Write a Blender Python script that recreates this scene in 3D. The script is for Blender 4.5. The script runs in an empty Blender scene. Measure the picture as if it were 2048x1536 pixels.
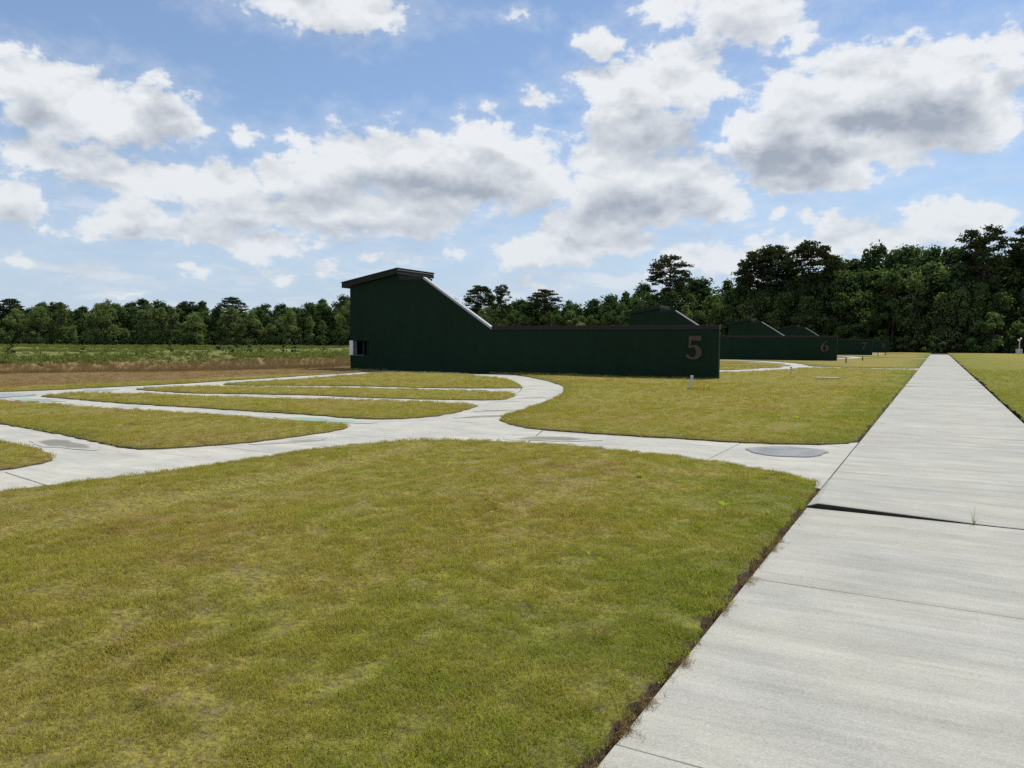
import bpy, bmesh, math, random
import numpy as np
from mathutils import Vector, Matrix, Euler
from mathutils.geometry import delaunay_2d_cdt, tessellate_polygon

scene = bpy.context.scene
COL = scene.collection
rad = math.radians

# ------------------------------------------------------------------ camera
cam_d = bpy.data.cameras.new("camera")
cam = bpy.data.objects.new("camera", cam_d)
COL.objects.link(cam)
cam_d.sensor_width = 36.0
cam_d.lens = 27.05
cam_d.clip_start = 0.05
cam_d.clip_end = 5000
CAM_R = Matrix(((0.87512, -0.03139, 0.48288), (0.48386, 0.0443, -0.87402), (0.00605, 0.99853, 0.05396)))
cam.matrix_world = Matrix.Translation((0, 0, 1.6)) @ CAM_R.to_4x4()
scene.camera = cam

# ------------------------------------------------------------------ light and exposure
SUN_EL, SUN_AZ = 61.0, 20.0           # degrees above the horizon, degrees right of the pavement's far end
SUN_STRENGTH = 4.2
SKY_STRENGTH = 0.13
scene.view_settings.view_transform = 'Standard'
scene.view_settings.look = 'None'
scene.view_settings.exposure = 0.0
scene.view_settings.gamma = 1.0
scene.view_settings.use_curve_mapping = False
scene.cycles.use_denoising = False
scene.cycles.max_bounces = 6
scene.cycles.diffuse_bounces = 3
scene.cycles.transparent_max_bounces = 6
scene.cycles.caustics_reflective = False
scene.cycles.caustics_refractive = False
scene.cycles.sample_clamp_indirect = 2.0

sd = bpy.data.lights.new("sun", 'SUN')
sd.energy = SUN_STRENGTH
sd.angle = rad(0.53)
sd.color = (1.0, 0.955, 0.88)
sun = bpy.data.objects.new("sun", sd)
COL.objects.link(sun)
sdir = Vector((math.sin(rad(SUN_AZ)) * math.cos(rad(SUN_EL)), math.cos(rad(SUN_AZ)) * math.cos(rad(SUN_EL)), math.sin(rad(SUN_EL))))
sun.rotation_euler = sdir.to_track_quat('Z', 'Y').to_euler()
sun.location = (0, 0, 60)


class NT:
    """tiny node-tree writer"""
    def __init__(self, tree):
        self.t = tree

    def n(self, typ, props=None, **ins):
        nd = self.t.nodes.new(typ)
        for k, v in (props or {}).items():
            setattr(nd, k, v)
        for k, v in ins.items():
            key = int(k[1:]) if k[0] == 'i' and k[1:].isdigit() else k.replace('_', ' ')
            self.put(nd.inputs[key], v)
        return nd

    def put(self, sock, v):
        if isinstance(v, bpy.types.NodeSocket):
            self.t.links.new(v, sock)
        elif isinstance(v, bpy.types.Node):
            self.t.links.new(v.outputs[0], sock)
        else:
            sock.default_value = v

    def m(self, op, a, b=None, c=None, clamp=False):
        nd = self.t.nodes.new('ShaderNodeMath')
        nd.operation = op
        nd.use_clamp = clamp
        for i, v in enumerate((a, b, c)):
            if v is not None:
                self.put(nd.inputs[i], v)
        return nd.outputs[0]

    def v(self, op, a, b=None, c=None):
        nd = self.t.nodes.new('ShaderNodeVectorMath')
        nd.operation = op
        for i, x in enumerate((a, b, c)):
            if x is not None:
                self.put(nd.inputs[i], x)
        return nd.outputs['Value'] if op in ('LENGTH', 'DOT_PRODUCT', 'DISTANCE') else nd.outputs[0]

    def mix(self, fac, a, b, blend='MIX'):
        nd = self.t.nodes.new('ShaderNodeMix')
        nd.data_type = 'RGBA'
        nd.blend_type = blend
        self.put(nd.inputs[0], fac)
        for i, x in ((6, a), (7, b)):
            if isinstance(x, tuple) and len(x) == 3:
                x = x + (1,)
            self.put(nd.inputs[i], x)
        return nd.outputs[2]

    def step(self, x, lo, hi, a=0.0, b=1.0, smooth=True):
        nd = self.t.nodes.new('ShaderNodeMapRange')
        nd.interpolation_type = 'SMOOTHSTEP' if smooth else 'LINEAR'
        self.put(nd.inputs[0], x)
        for i, q in enumerate((lo, hi, a, b)):
            self.put(nd.inputs[i + 1], q)
        return nd.outputs[0]

    def noise(self, vec, scale, detail=3.0, rough=0.55, out='Fac'):
        nd = self.t.nodes.new('ShaderNodeTexNoise')
        self.put(nd.inputs['Vector'], vec)
        nd.inputs['Scale'].default_value = scale
        nd.inputs['Detail'].default_value = detail
        nd.inputs['Roughness'].default_value = rough
        return nd.outputs[out]


# clouds seen from the field: azimuth, elevation, half width, half height in degrees
CLOUDS = [(-42.76, 22.46, 5.13, 1.47), (-39.64, 22.42, 2.8, 1.34), (-59.26, 15.06, 4.36, 1.91), (-53.54, 14.49, 2.78, 1.84), (-57.07, 13.6, 4.27, 1.2), (-58.8, 11.34, 3.86, 0.91), (-54.8,
          10.77, 4.46, 1.14), (-49.86, 10.88, 3.04, 0.98), (-61.15, 8.46, 1.71, 1.21), (-59.72, 7.06, 0.49, 0.37), (-55.09, 8.21, 1.84, 1.16), (-55.76, 7.04, 2.79, 0.58), (-40.03, 13.51,
          3.88, 1.61), (-35.74, 13.35, 4.33, 1.77), (-30.82, 14.65, 2.12, 1.52), (-29.9, 12.79, 5.13, 2.27), (-26.77, 11.69, 2.86, 1.6), (-42.32, 11.88, 2.78, 1.76), (-34.29, 11.26, 8.33,
          1.56), (-40.76, 9.1, 6.68, 1.46), (-35.74, 8.84, 3.63, 1.27), (-45.6, 8.98, 5.06, 1.09), (-48.26, 9.61, 4.58, 0.84), (-50.87, 7.18, 3.49, 0.87), (-46.97, 6.62, 3.84, 0.96),
          (-20.45, 14.8, 4.01, 1.67), (-21.68, 12.91, 3.61, 2.12), (-17.19, 11.41, 4.75, 2.19), (-20.92, 10.3, 4.68, 2.02), (-15.41, 9.74, 3.89, 1.17), (-19.46, 8.8, 3.58, 0.84), (-10.57,
          13.41, 3.63, 1.88), (-7.16, 12.61, 3.64, 1.44), (-12.94, 14.44, 1.56, 1.11), (-8.73, 11.33, 3.88, 1.11), (-4.8, 16.63, 6.38, 2.17), (-2.76, 17.84, 3.52, 1.46), (0.44, 15.66, 4.02,
          1.8), (-9.02, 16.46, 3.23, 1.4), (-1.18, 13.8, 4.44, 1.87), (1.87, 13.72, 2.43, 1.47), (-20.14, 18.15, 4.8, 1.6), (-16.09, 17.94, 2.77, 1.58), (-17.35, 19.8, 2.1, 1.11), (-23.05,
          20.77, 1.44, 0.93), (-12.95, 22.26, 4.69, 1.7), (-11.09, 20.99, 3.03, 1.33), (-18.11, 22.87, 1.82, 0.95), (-23.98, 7.87, 4.09, 1.07), (-26.17, 6.79, 3.86, 1.08), (-21.42, 7.13,
          2.97, 1.0), (-5.46, 7.42, 2.73, 1.25), (-7.32, 6.71, 1.98, 0.87), (-3.01, 6.84, 3.58, 0.91), (1.26, 7.66, 3.3, 1.12), (3.01, 7.78, 1.86, 0.98), (-14.3, 5.88, 3.87, 1.19), (-17.44,
          5.12, 2.13, 0.71), (-42.02, 5.19, 1.47, 0.64), (-26.89, 4.17, 2.66, 0.73), (-37.92, 5.75, 1.66, 0.43), (-32.81, 6.46, 1.1, 0.43), (-51.86, 4.61, 1.63, 0.4), (-45.65, 4.49, 1.43,
          0.42), (-61.37, 4.94, 1.71, 0.68), (-55.83, 3.36, 1.53, 0.33), (-47.88, 13.9, 0.92, 0.51), (-28.86, 22.22, 1.53, 0.43), (-27.55, 17.17, 1.64, 0.72), (-9.48, 8.82, 1.31, 0.67),
          (3.56, 17.83, 1.09, 1.04), (1.59, 17.76, 1.22, 1.12), (-44.2, 13.76, 1.36, 0.66), (-58.41, 4.0, 1.68, 0.26), (-45.58, 11.68, 2.02, 0.93), (-43.54, 10.28, 2.41, 1.02), (-49.25,
          8.27, 2.92, 0.8), (-23.28, 10.34, 2.19, 1.75), (-24.73, 8.94, 2.2, 1.07), (-60.63, 13.55, 1.85, 1.16), (-5.96, 14.46, 2.17, 0.94), (-4.38, 12.75, 1.82, 0.94)]
SHADES = [(-33.56, 10.93, 6.91, 1.19, 1), (-52.93, 14.25, 1.47, 0.93, 0.55), (-60.25, 13.17, 1.02, 0.64, 0.6), (-0.76, 14.05, 3.7, 1.26, 1), (-3.53, 14.21, 2.54, 0.8, 0.8), (-10.72, 12.67,
          1.99, 1.18, 0.75), (-7.78, 12.08, 2.87, 0.84, 0.6), (-18.94, 9.63, 4.63, 0.98, 0.75), (-9.69, 10.73, 1.97, 0.4, 0.5), (-46.97, 7.1, 3.17, 0.34, 0.5), (-40.06, 8.18, 6.02, 0.42,
          0.5), (-23.24, 7.32, 2.92, 0.39, 0.6), (-61.56, 7.81, 1.31, 0.42, 0.45), (-55.01, 7.51, 1.49, 0.29, 0.4), (-17.59, 13.96, 2.11, 0.87, 0.4), (-44.12, 22.62, 1.69, 0.58, 0.25),
          (-56.86, 10.11, 4.02, 0.31, 0.25)]


def build_world():
    w = bpy.data.worlds.new("World")
    scene.world = w
    w.use_nodes = True
    w.cycles.sampling_method = 'NONE'
    t = w.node_tree
    t.nodes.clear()
    N = NT(t)
    out = N.n('ShaderNodeOutputWorld')
    sky = N.n('ShaderNodeTexSky', dict(sky_type='NISHITA', sun_disc=False, sun_elevation=rad(SUN_EL), sun_rotation=rad(SUN_AZ),
                                       altitude=20.0, air_density=1.0, dust_density=0.25, ozone_density=4.0))
    co = N.n('ShaderNodeTexCoord').outputs['Generated']
    d = N.v('NORMALIZE', co)
    sp = N.n('ShaderNodeSeparateXYZ', Vector=d)
    az = N.m('MULTIPLY', N.m('ARCTAN2', sp.outputs[0], sp.outputs[1]), 180 / math.pi)
    el = N.m('MULTIPLY', N.m('ARCSINE', sp.outputs[2]), 180 / math.pi)
    flat = N.n('ShaderNodeCombineXYZ', X=az, Y=el, Z=0.0)
    # billowing: the outlines are pushed about by turbulence
    n1 = N.noise(d, 9.0, 3.0, 0.55, 'Color')
    n2 = N.noise(d, 34.0, 5.0, 0.6, 'Color')
    w1 = N.v('MULTIPLY', N.v('SUBTRACT', n1, (0.5, 0.5, 0.5)), (3.6, 2.0, 0.0))
    w2 = N.v('MULTIPLY', N.v('SUBTRACT', n2, (0.5, 0.5, 0.5)), (2.6, 2.1, 0.0))
    p = N.v('ADD', N.v('ADD', flat, w1), w2)
    def field(blobs, pos, grow=(1.22, 1.30)):
        """1 in a blob's middle, 0 at its rim, below 0 outside; blobs run together softly"""
        acc = None
        for b in blobs:
            a, e, rw, rh = b[0], b[1], b[2] * grow[0], b[3] * grow[1]
            q = N.v('LENGTH', N.v('MULTIPLY_ADD', pos, (1 / rw, 1 / rh, 0.0), (-a / rw, -e / rh, 0.0)))
            if b[3] < 0.78:                 # the little ones are thin wisps
                q = N.m('MULTIPLY_ADD', q, 0.62, 0.50)
            acc = q if acc is None else N.m('SMOOTH_MIN', acc, q, 0.22)
        return N.m('SUBTRACT', 1.0, acc)
    body = field(CLOUDS, p)
    # how much cloud stands higher up, towards the sun: the more, the greyer
    over = field([b for b in CLOUDS if b[3] > 0.75], N.v('ADD', p, (0.25, 1.75, 0.0)))
    # the rest of the sky: the same kind of broken cloud, on a level layer
    lay = N.v('DIVIDE', N.n('ShaderNodeCombineXYZ', X=sp.outputs[0], Y=sp.outputs[1], Z=0.0),
              N.n('ShaderNodeCombineXYZ', X=N.m('ADD', N.m('MAXIMUM', sp.outputs[2], 0.0), 0.12), Y=N.m('ADD', N.m('MAXIMUM', sp.outputs[2], 0.0), 0.12), Z=1.0))
    gen = N.m('MULTIPLY', N.m('SUBTRACT', N.noise(lay, 1.7, 6.0, 0.55), 0.53), 5.0)
    far_az = N.step(N.m('ABSOLUTE', N.m('ADD', az, 29.0)), 36.0, 48.0)
    far_el = N.step(el, 25.0, 31.0)
    body = N.mix(N.m('MAXIMUM', far_az, far_el), N.n('ShaderNodeCombineColor', i0=body, i1=body, i2=body).outputs[0], N.n('ShaderNodeCombineColor', i0=gen, i1=gen, i2=gen).outputs[0])
    body = N.n('ShaderNodeSeparateColor', i0=body).outputs[0]
    # towards the horizon everything is farther off, so the puffs get smaller and flatter
    dn = N.v('MULTIPLY', d, (1.0, 1.0, 1.7))
    fine = N.noise(dn, 30.0, 9.0, 0.60)
    soft = N.noise(dn, 11.0, 4.0, 0.5)
    turb = N.m('ADD', N.m('MULTIPLY', N.m('SUBTRACT', fine, 0.5), 2.2), N.m('MULTIPLY', N.m('SUBTRACT', soft, 0.5), 1.4))
    calm = N.step(body, 0.10, 0.60, 1.0, 0.35)          # the thick middles do not break open
    dens = N.m('ADD', N.m('MULTIPLY', body, 1.15), N.m('MULTIPLY', turb, calm))
    cover = N.step(dens, -0.08, 0.48)
    cover = N.m('POWER', cover, 0.85)
    veil = N.m('MULTIPLY', N.step(dens, -0.9, 0.30), 0.22)
    # thin broken cloud far away, low over the woods
    hz = N.noise(N.n('ShaderNodeCombineXYZ', X=N.m('MULTIPLY', az, 0.17), Y=N.m('MULTIPLY', el, 0.75), Z=3.0).outputs[0], 1.0, 6.0, 0.58)
    band = N.m('MULTIPLY', N.step(el, 0.8, 2.6), N.step(el, 12.5, 6.5))
    thin = N.m('MULTIPLY', N.m('MULTIPLY', N.step(hz, 0.47, 0.66), band), 0.62)
    alpha = N.m('MAXIMUM', N.m('MAXIMUM', cover, veil), thin)
    # lit from above: brighter where the cloud thins upward, greyer where there is more of it overhead
    relief = N.m('SUBTRACT', fine, N.noise(N.v('ADD', dn, (0.0, 0.0, 0.016)), 30.0, 9.0, 0.60))
    relief2 = N.m('SUBTRACT', soft, N.noise(N.v('ADD', dn, (0.0, 0.0, 0.05)), 11.0, 4.0, 0.5))
    spots = field(SHADES, p, (1.25, 1.5))
    wob = N.m('ADD', N.m('MULTIPLY', N.m('SUBTRACT', fine, 0.5), 0.40), N.m('MULTIPLY', N.m('SUBTRACT', soft, 0.5), 0.8))
    shade = N.step(N.m('ADD', spots, wob), -0.35, 0.80)
    under = N.step(N.m('ADD', over, wob), 0.10, 0.95)
    thick = N.step(dens, 0.35, 1.6)
    dark = N.m('MULTIPLY', thick, 0.10)
    dark = N.m('ADD', dark, N.m('ADD', N.m('MULTIPLY', shade, 0.50), N.m('MULTIPLY', under, 0.40)))
    dark = N.m('SUBTRACT', dark, N.m('ADD', N.m('MULTIPLY', relief, 1.0), N.m('MULTIPLY', relief2, 1.6)))
    dark = N.m('MINIMUM', N.m('MAXIMUM', dark, 0.0), 1.0)
    ccol = N.mix(dark, (0.87, 0.893, 0.915), (0.35, 0.39, 0.465))
    # pale air low over the horizon
    low = N.step(el, 17.0, 0.5, 0.13, 0.80)
    ccol = N.mix(N.m('MULTIPLY', low, 0.45), ccol, (0.58, 0.655, 0.735))
    bg_h = N.n('ShaderNodeBackground', Color=(0.49, 0.595, 0.755, 1), Strength=1.0)
    bg_s = N.n('ShaderNodeBackground', Color=sky.outputs[0], Strength=SKY_STRENGTH)
    bg_c = N.n('ShaderNodeBackground', Color=ccol, Strength=1.0)
    above = N.step(el, 0.0, 1.5)
    mx = N.n('ShaderNodeMixShader', i0=N.m('MULTIPLY', N.m('MULTIPLY', alpha, above), 0.97), i1=N.n('ShaderNodeMixShader', i0=low, i1=bg_s.outputs[0], i2=bg_h.outputs[0]).outputs[0], i2=bg_c.outputs[0])
    t.links.new(mx.outputs[0], out.inputs[0])


build_world()

# ------------------------------------------------------------------ helpers
RNG = np.random.default_rng(7)
random.seed(11)


def link(o, parent=None):
    COL.objects.link(o)
    if parent is not None:
        o.parent = parent
    return o


def obj(name, me, mat=None, parent=None):
    o = bpy.data.objects.new(name, me)
    if mat is not None and len(me.materials) == 0:
        for mm in (mat if isinstance(mat, (list, tuple)) else [mat]):
            me.materials.append(mm)
    return link(o, parent)


def tag(o, label, cat, group=None):
    o['label'] = label
    o['category'] = cat
    if group:
        o['group'] = group
    return o


def struct(o, label=None):
    o['kind'] = 'structure'
    if label:
        o['label'] = label
    return o


def empty(name, loc=(0, 0, 0), rz=0.0):
    o = bpy.data.objects.new(name, None)
    o.empty_display_size = 0.3
    o.location = loc
    o.rotation_euler = (0, 0, rz)
    return link(o)


def mesh(name, verts, faces, smooth=False):
    me = bpy.data.meshes.new(name)
    me.from_pydata([tuple(map(float, v)) for v in verts], [], [tuple(map(int, f)) for f in faces])
    if smooth:
        me.polygons.foreach_set('use_smooth', [True] * len(me.polygons))
    me.update()
    return me


def fattr(me, name, vals):
    a = me.attributes.new(name, 'FLOAT', 'POINT')
    a.data.foreach_set('value', np.asarray(vals, np.float32))


def bm_mesh(name, bm, recalc=True):
    if recalc:
        bmesh.ops.recalc_face_normals(bm, faces=bm.faces)
    me = bpy.data.meshes.new(name)
    bm.to_mesh(me)
    bm.free()
    return me


def add_box(bm, x0, x1, y0, y1, z0, z1, bev=0.0):
    r = bmesh.ops.create_cube(bm, size=1.0)
    vs = r['verts']
    bmesh.ops.scale(bm, vec=(x1 - x0, y1 - y0, z1 - z0), verts=vs)
    bmesh.ops.translate(bm, vec=((x0 + x1) / 2, (y0 + y1) / 2, (z0 + z1) / 2), verts=vs)
    if bev:
        es = list({e for v in vs for e in v.link_edges})
        bmesh.ops.bevel(bm, geom=es, offset=bev, segments=1, affect='EDGES')


def box_me(name, x0, x1, y0, y1, z0, z1, bev=0.0):
    bm = bmesh.new()
    add_box(bm, x0, x1, y0, y1, z0, z1, bev)
    return bm_mesh(name, bm)


def add_tube(bm, p0, p1, r0, r1, seg=10, cap=True):
    p0, p1 = Vector(p0), Vector(p1)
    q = (p1 - p0).to_track_quat('Z', 'Y')
    rings = []
    for p, r in ((p0, r0), (p1, r1)):
        rings.append([bm.verts.new(p + q @ Vector((r * math.cos(2 * math.pi * i / seg), r * math.sin(2 * math.pi * i / seg), 0))) for i in range(seg)])
    for i in range(seg):
        j = (i + 1) % seg
        bm.faces.new((rings[0][i], rings[0][j], rings[1][j], rings[1][i]))
    if cap:
        bm.faces.new(rings[1])
        bm.faces.new(rings[0][::-1])


def prism_xz(name, loops, y0, y1):
    """a plate lying in the XZ plane, from y0 to y1; the first loop is the outline, further loops are holes"""
    tri = tessellate_polygon([[Vector((x, z, 0)) for x, z in lp] for lp in loops])
    flat = [q for lp in loops for q in lp]
    n = len(flat)
    vs = [(x, y0, z) for x, z in flat] + [(x, y1, z) for x, z in flat]
    fs = [tuple(t) for t in tri] + [tuple(i + n for i in t) for t in tri]
    o = 0
    for lp in loops:
        k = len(lp)
        for i in range(k):
            j = (i + 1) % k
            fs.append((o + i, o + j, o + j + n, o + i + n))
        o += k
    bm = bmesh.new()
    bv = [bm.verts.new(v) for v in vs]
    for f_ in fs:
        try:
            bm.faces.new([bv[i] for i in f_])
        except ValueError:
            pass
    return bm_mesh(name, bm)


def vnoise(x, y, seed=0):
    """smooth value noise, numpy"""
    xi, yi = np.floor(x).astype(np.int64), np.floor(y).astype(np.int64)
    fx, fy = x - xi, y - yi
    fx, fy = fx * fx * (3 - 2 * fx), fy * fy * (3 - 2 * fy)
    def hsh(a, b):
        h = (a * 374761393 + b * 668265263 + seed * 2147483647 + 1013904223) & 0xFFFFFFFF
        h = ((h ^ (h >> 13)) * 1274126177) & 0xFFFFFFFF
        return ((h ^ (h >> 16)) & 0xFFFF) / 65535.0
    a, b, c, d = hsh(xi, yi), hsh(xi + 1, yi), hsh(xi, yi + 1), hsh(xi + 1, yi + 1)
    return (a * (1 - fx) + b * fx) * (1 - fy) + (c * (1 - fx) + d * fx) * fy


def fbm(x, y, seed=0, oct=4):
    s, a, t = 0, 1.0, 0
    for k in range(oct):
        s = s + a * vnoise(x * 2 ** k, y * 2 ** k, seed + k * 17)
        t += a
        a *= 0.5
    return s / t


def inside(poly, x, y):
    r = np.zeros(len(x), bool)
    P = np.asarray(poly)
    j = len(P) - 1
    for i in range(len(P)):
        c = ((P[i, 1] > y) != (P[j, 1] > y)) & (x < (P[j, 0] - P[i, 0]) * (y - P[i, 1]) / (P[j, 1] - P[i, 1] + 1e-12) + P[i, 0])
        r ^= c
        j = i
    return r


def edge_dist(poly, x, y):
    P = np.asarray(poly, float)
    best = np.full(len(x), 1e9)
    for i in range(len(P)):
        a, b = P[i], P[(i + 1) % len(P)]
        ab = b - a
        L = max(ab @ ab, 1e-9)
        t = np.clip(((x - a[0]) * ab[0] + (y - a[1]) * ab[1]) / L, 0, 1)
        best = np.minimum(best, np.hypot(x - a[0] - t * ab[0], y - a[1] - t * ab[1]))
    return best


def smooth_loop(poly, it=2):
    P = np.asarray(poly, float)
    for _ in range(it):
        Q = np.roll(P, -1, 0)
        P = np.stack([P * 0.75 + Q * 0.25, P * 0.25 + Q * 0.75], 1).reshape(-1, 2)
    return P


def resample(poly, step_fn):
    P = np.asarray(poly, float)
    out = []
    for i in range(len(P)):
        a, b = P[i], P[(i + 1) % len(P)]
        L = np.hypot(*(b - a))
        n = max(1, int(math.ceil(L / step_fn((a + b) / 2))))
        for k in range(n):
            out.append(a + (b - a) * k / n)
    return np.array(out)


# ------------------------------------------------------------------ materials
def mat(name):
    m = bpy.data.materials.new(name)
    m.use_nodes = True
    t = m.node_tree
    t.nodes.clear()
    N = NT(t)
    N.out = N.n('ShaderNodeOutputMaterial')
    return m, N


def principled(N, **kw):
    p = N.n('ShaderNodeBsdfPrincipled', **kw)
    N.t.links.new(p.outputs[0], N.out.inputs[0])
    return p


def bump(N, h, strength=0.3, dist=0.02):
    return N.n('ShaderNodeBump', Height=h, Strength=strength, Distance=dist).outputs[0]


def lawn_colour_group():
    """the lawn's own colour by place: olive, greener and straw-brown patches; used by the sod and by its blades"""
    g = bpy.data.node_groups.new("lawn_colour", 'ShaderNodeTree')
    g.interface.new_socket("Color", in_out='OUTPUT', socket_type='NodeSocketColor')
    N = NT(g)
    go = g.nodes.new('NodeGroupOutput')
    pos = N.n('ShaderNodeNewGeometry').outputs['Position']
    sp = N.n('ShaderNodeSeparateXYZ', Vector=pos)
    p2 = N.n('ShaderNodeCombineXYZ', X=sp.outputs[0], Y=sp.outputs[1], Z=0.0).outputs[0]
    a = N.noise(p2, 0.42, 3.0)
    b = N.noise(p2, 1.9, 4.0, 0.6)
    c = N.noise(p2, 9.0, 3.0, 0.6)
    # mown streaks across the field
    strk = N.noise(N.v('MULTIPLY', p2, (0.35, 2.2, 1.0)), 1.0, 3.0)
    k = N.m('ADD', N.m('MULTIPLY', a, 0.9), N.m('ADD', N.m('MULTIPLY', b, 0.7), N.m('MULTIPLY', strk, 0.5)))
    k = N.m('SUBTRACT', k, 0.55)
    # greener along the pavement, browner in the middle of the lawns
    near = N.step(sp.outputs[0], -3.6, -1.0)
    k = N.m('SUBTRACT', k, N.m('MULTIPLY', near, 0.30))
    brown = N.step(sp.outputs[0], -25.2, -28.5)
    k = N.m('ADD', k, N.m('MULTIPLY', brown, 0.85))
    right = N.m('MULTIPLY', N.step(sp.outputs[0], 4.0, 12.0), N.step(sp.outputs[1], 40.0, 70.0))
    k = N.m('ADD', k, N.m('MULTIPLY', right, 0.30))
    r = N.n('ShaderNodeValToRGB', Fac=k)
    cr = r.color_ramp
    cr.elements[0].position = 0.12
    cr.elements[0].color = (0.235, 0.268, 0.034, 1)
    cr.elements[1].position = 0.98
    cr.elements[1].color = (0.270, 0.170, 0.075, 1)
    for pz, cc in ((0.36, (0.335, 0.318, 0.054, 1)), (0.58, (0.368, 0.312, 0.068, 1)), (0.78, (0.345, 0.245, 0.082, 1))):
        e = cr.elements.new(pz)
        e.color = cc
    col = N.mix(N.step(c, 0.56, 0.74, 0.0, 0.60), r.outputs[0], (0.27, 0.195, 0.095))
    e = N.noise(p2, 4.6, 4.0, 0.65)
    k2 = N.step(e, 0.25, 0.75, 0.80, 1.42, False)
    col = N.mix(1.0, col, N.n('ShaderNodeCombineColor', i0=k2, i1=k2, i2=k2).outputs[0], 'MULTIPLY')
    worn = N.m('MULTIPLY', N.step(N.noise(p2, 1.15, 5.0, 0.7), 0.60, 0.72), 0.55)
    col = N.mix(worn, col, (0.255, 0.195, 0.125))
    g.links.new(col, go.inputs[0])
    return g


LAWN_GROUP = lawn_colour_group()


def m_lawn():
    m, N = mat("sod")
    col = N.n('ShaderNodeGroup', dict(node_tree=LAWN_GROUP)).outputs[0]
    pos = N.n('ShaderNodeNewGeometry').outputs['Position']
    f1 = N.noise(pos, 26.0, 5.0, 0.7)
    f2 = N.noise(pos, 7.0, 4.0, 0.65)
    col = N.mix(N.step(f1, 0.30, 0.66, 0.85, 0.20), col, (0.088, 0.064, 0.040), 'MIX')
    col = N.mix(N.step(f2, 0.50, 0.72, 0.0, 0.55), col, (0.19, 0.150, 0.100))
    h = N.m('ADD', f1, N.m('MULTIPLY', f2, 0.8))
    principled(N, Base_Color=col, Roughness=1.0, Normal=bump(N, h, 0.9, 0.05))
    m.node_tree.nodes['Principled BSDF'].inputs['Specular IOR Level'].default_value = 0.05
    return m


def m_blade(name, straw=False):
    m, N = mat(name)
    col = N.n('ShaderNodeGroup', dict(node_tree=LAWN_GROUP)).outputs[0]
    tone = N.n('ShaderNodeAttribute', dict(attribute_name='tone')).outputs['Fac']
    if straw:
        col = N.mix(tone, (0.14, 0.085, 0.045), (0.42, 0.31, 0.17))
    else:
        col = N.mix(N.step(tone, 0.0, 0.45, 0.55, 0.0, False), col, (0.125, 0.175, 0.020))
        col = N.mix(N.step(tone, 0.60, 0.75, 0.0, 0.55), col, (0.44, 0.40, 0.10))
        col = N.mix(N.step(tone, 0.80, 0.83, 0.0, 0.90), col, (0.36, 0.265, 0.135))
        col = N.mix(N.step(tone, 0.93, 0.95, 0.0, 0.90), col, (0.115, 0.075, 0.040))
    dif = N.n('ShaderNodeBsdfDiffuse', Color=col)
    tr = N.n('ShaderNodeBsdfTranslucent', Color=N.mix(1.0, col, (1.25, 1.3, 0.7), 'MULTIPLY'))
    mx = N.n('ShaderNodeMixShader', i0=0.42, i1=dif.outputs[0], i2=tr.outputs[0])
    m.node_tree.links.new(mx.outputs[0], N.out.inputs[0])
    return m


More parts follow.
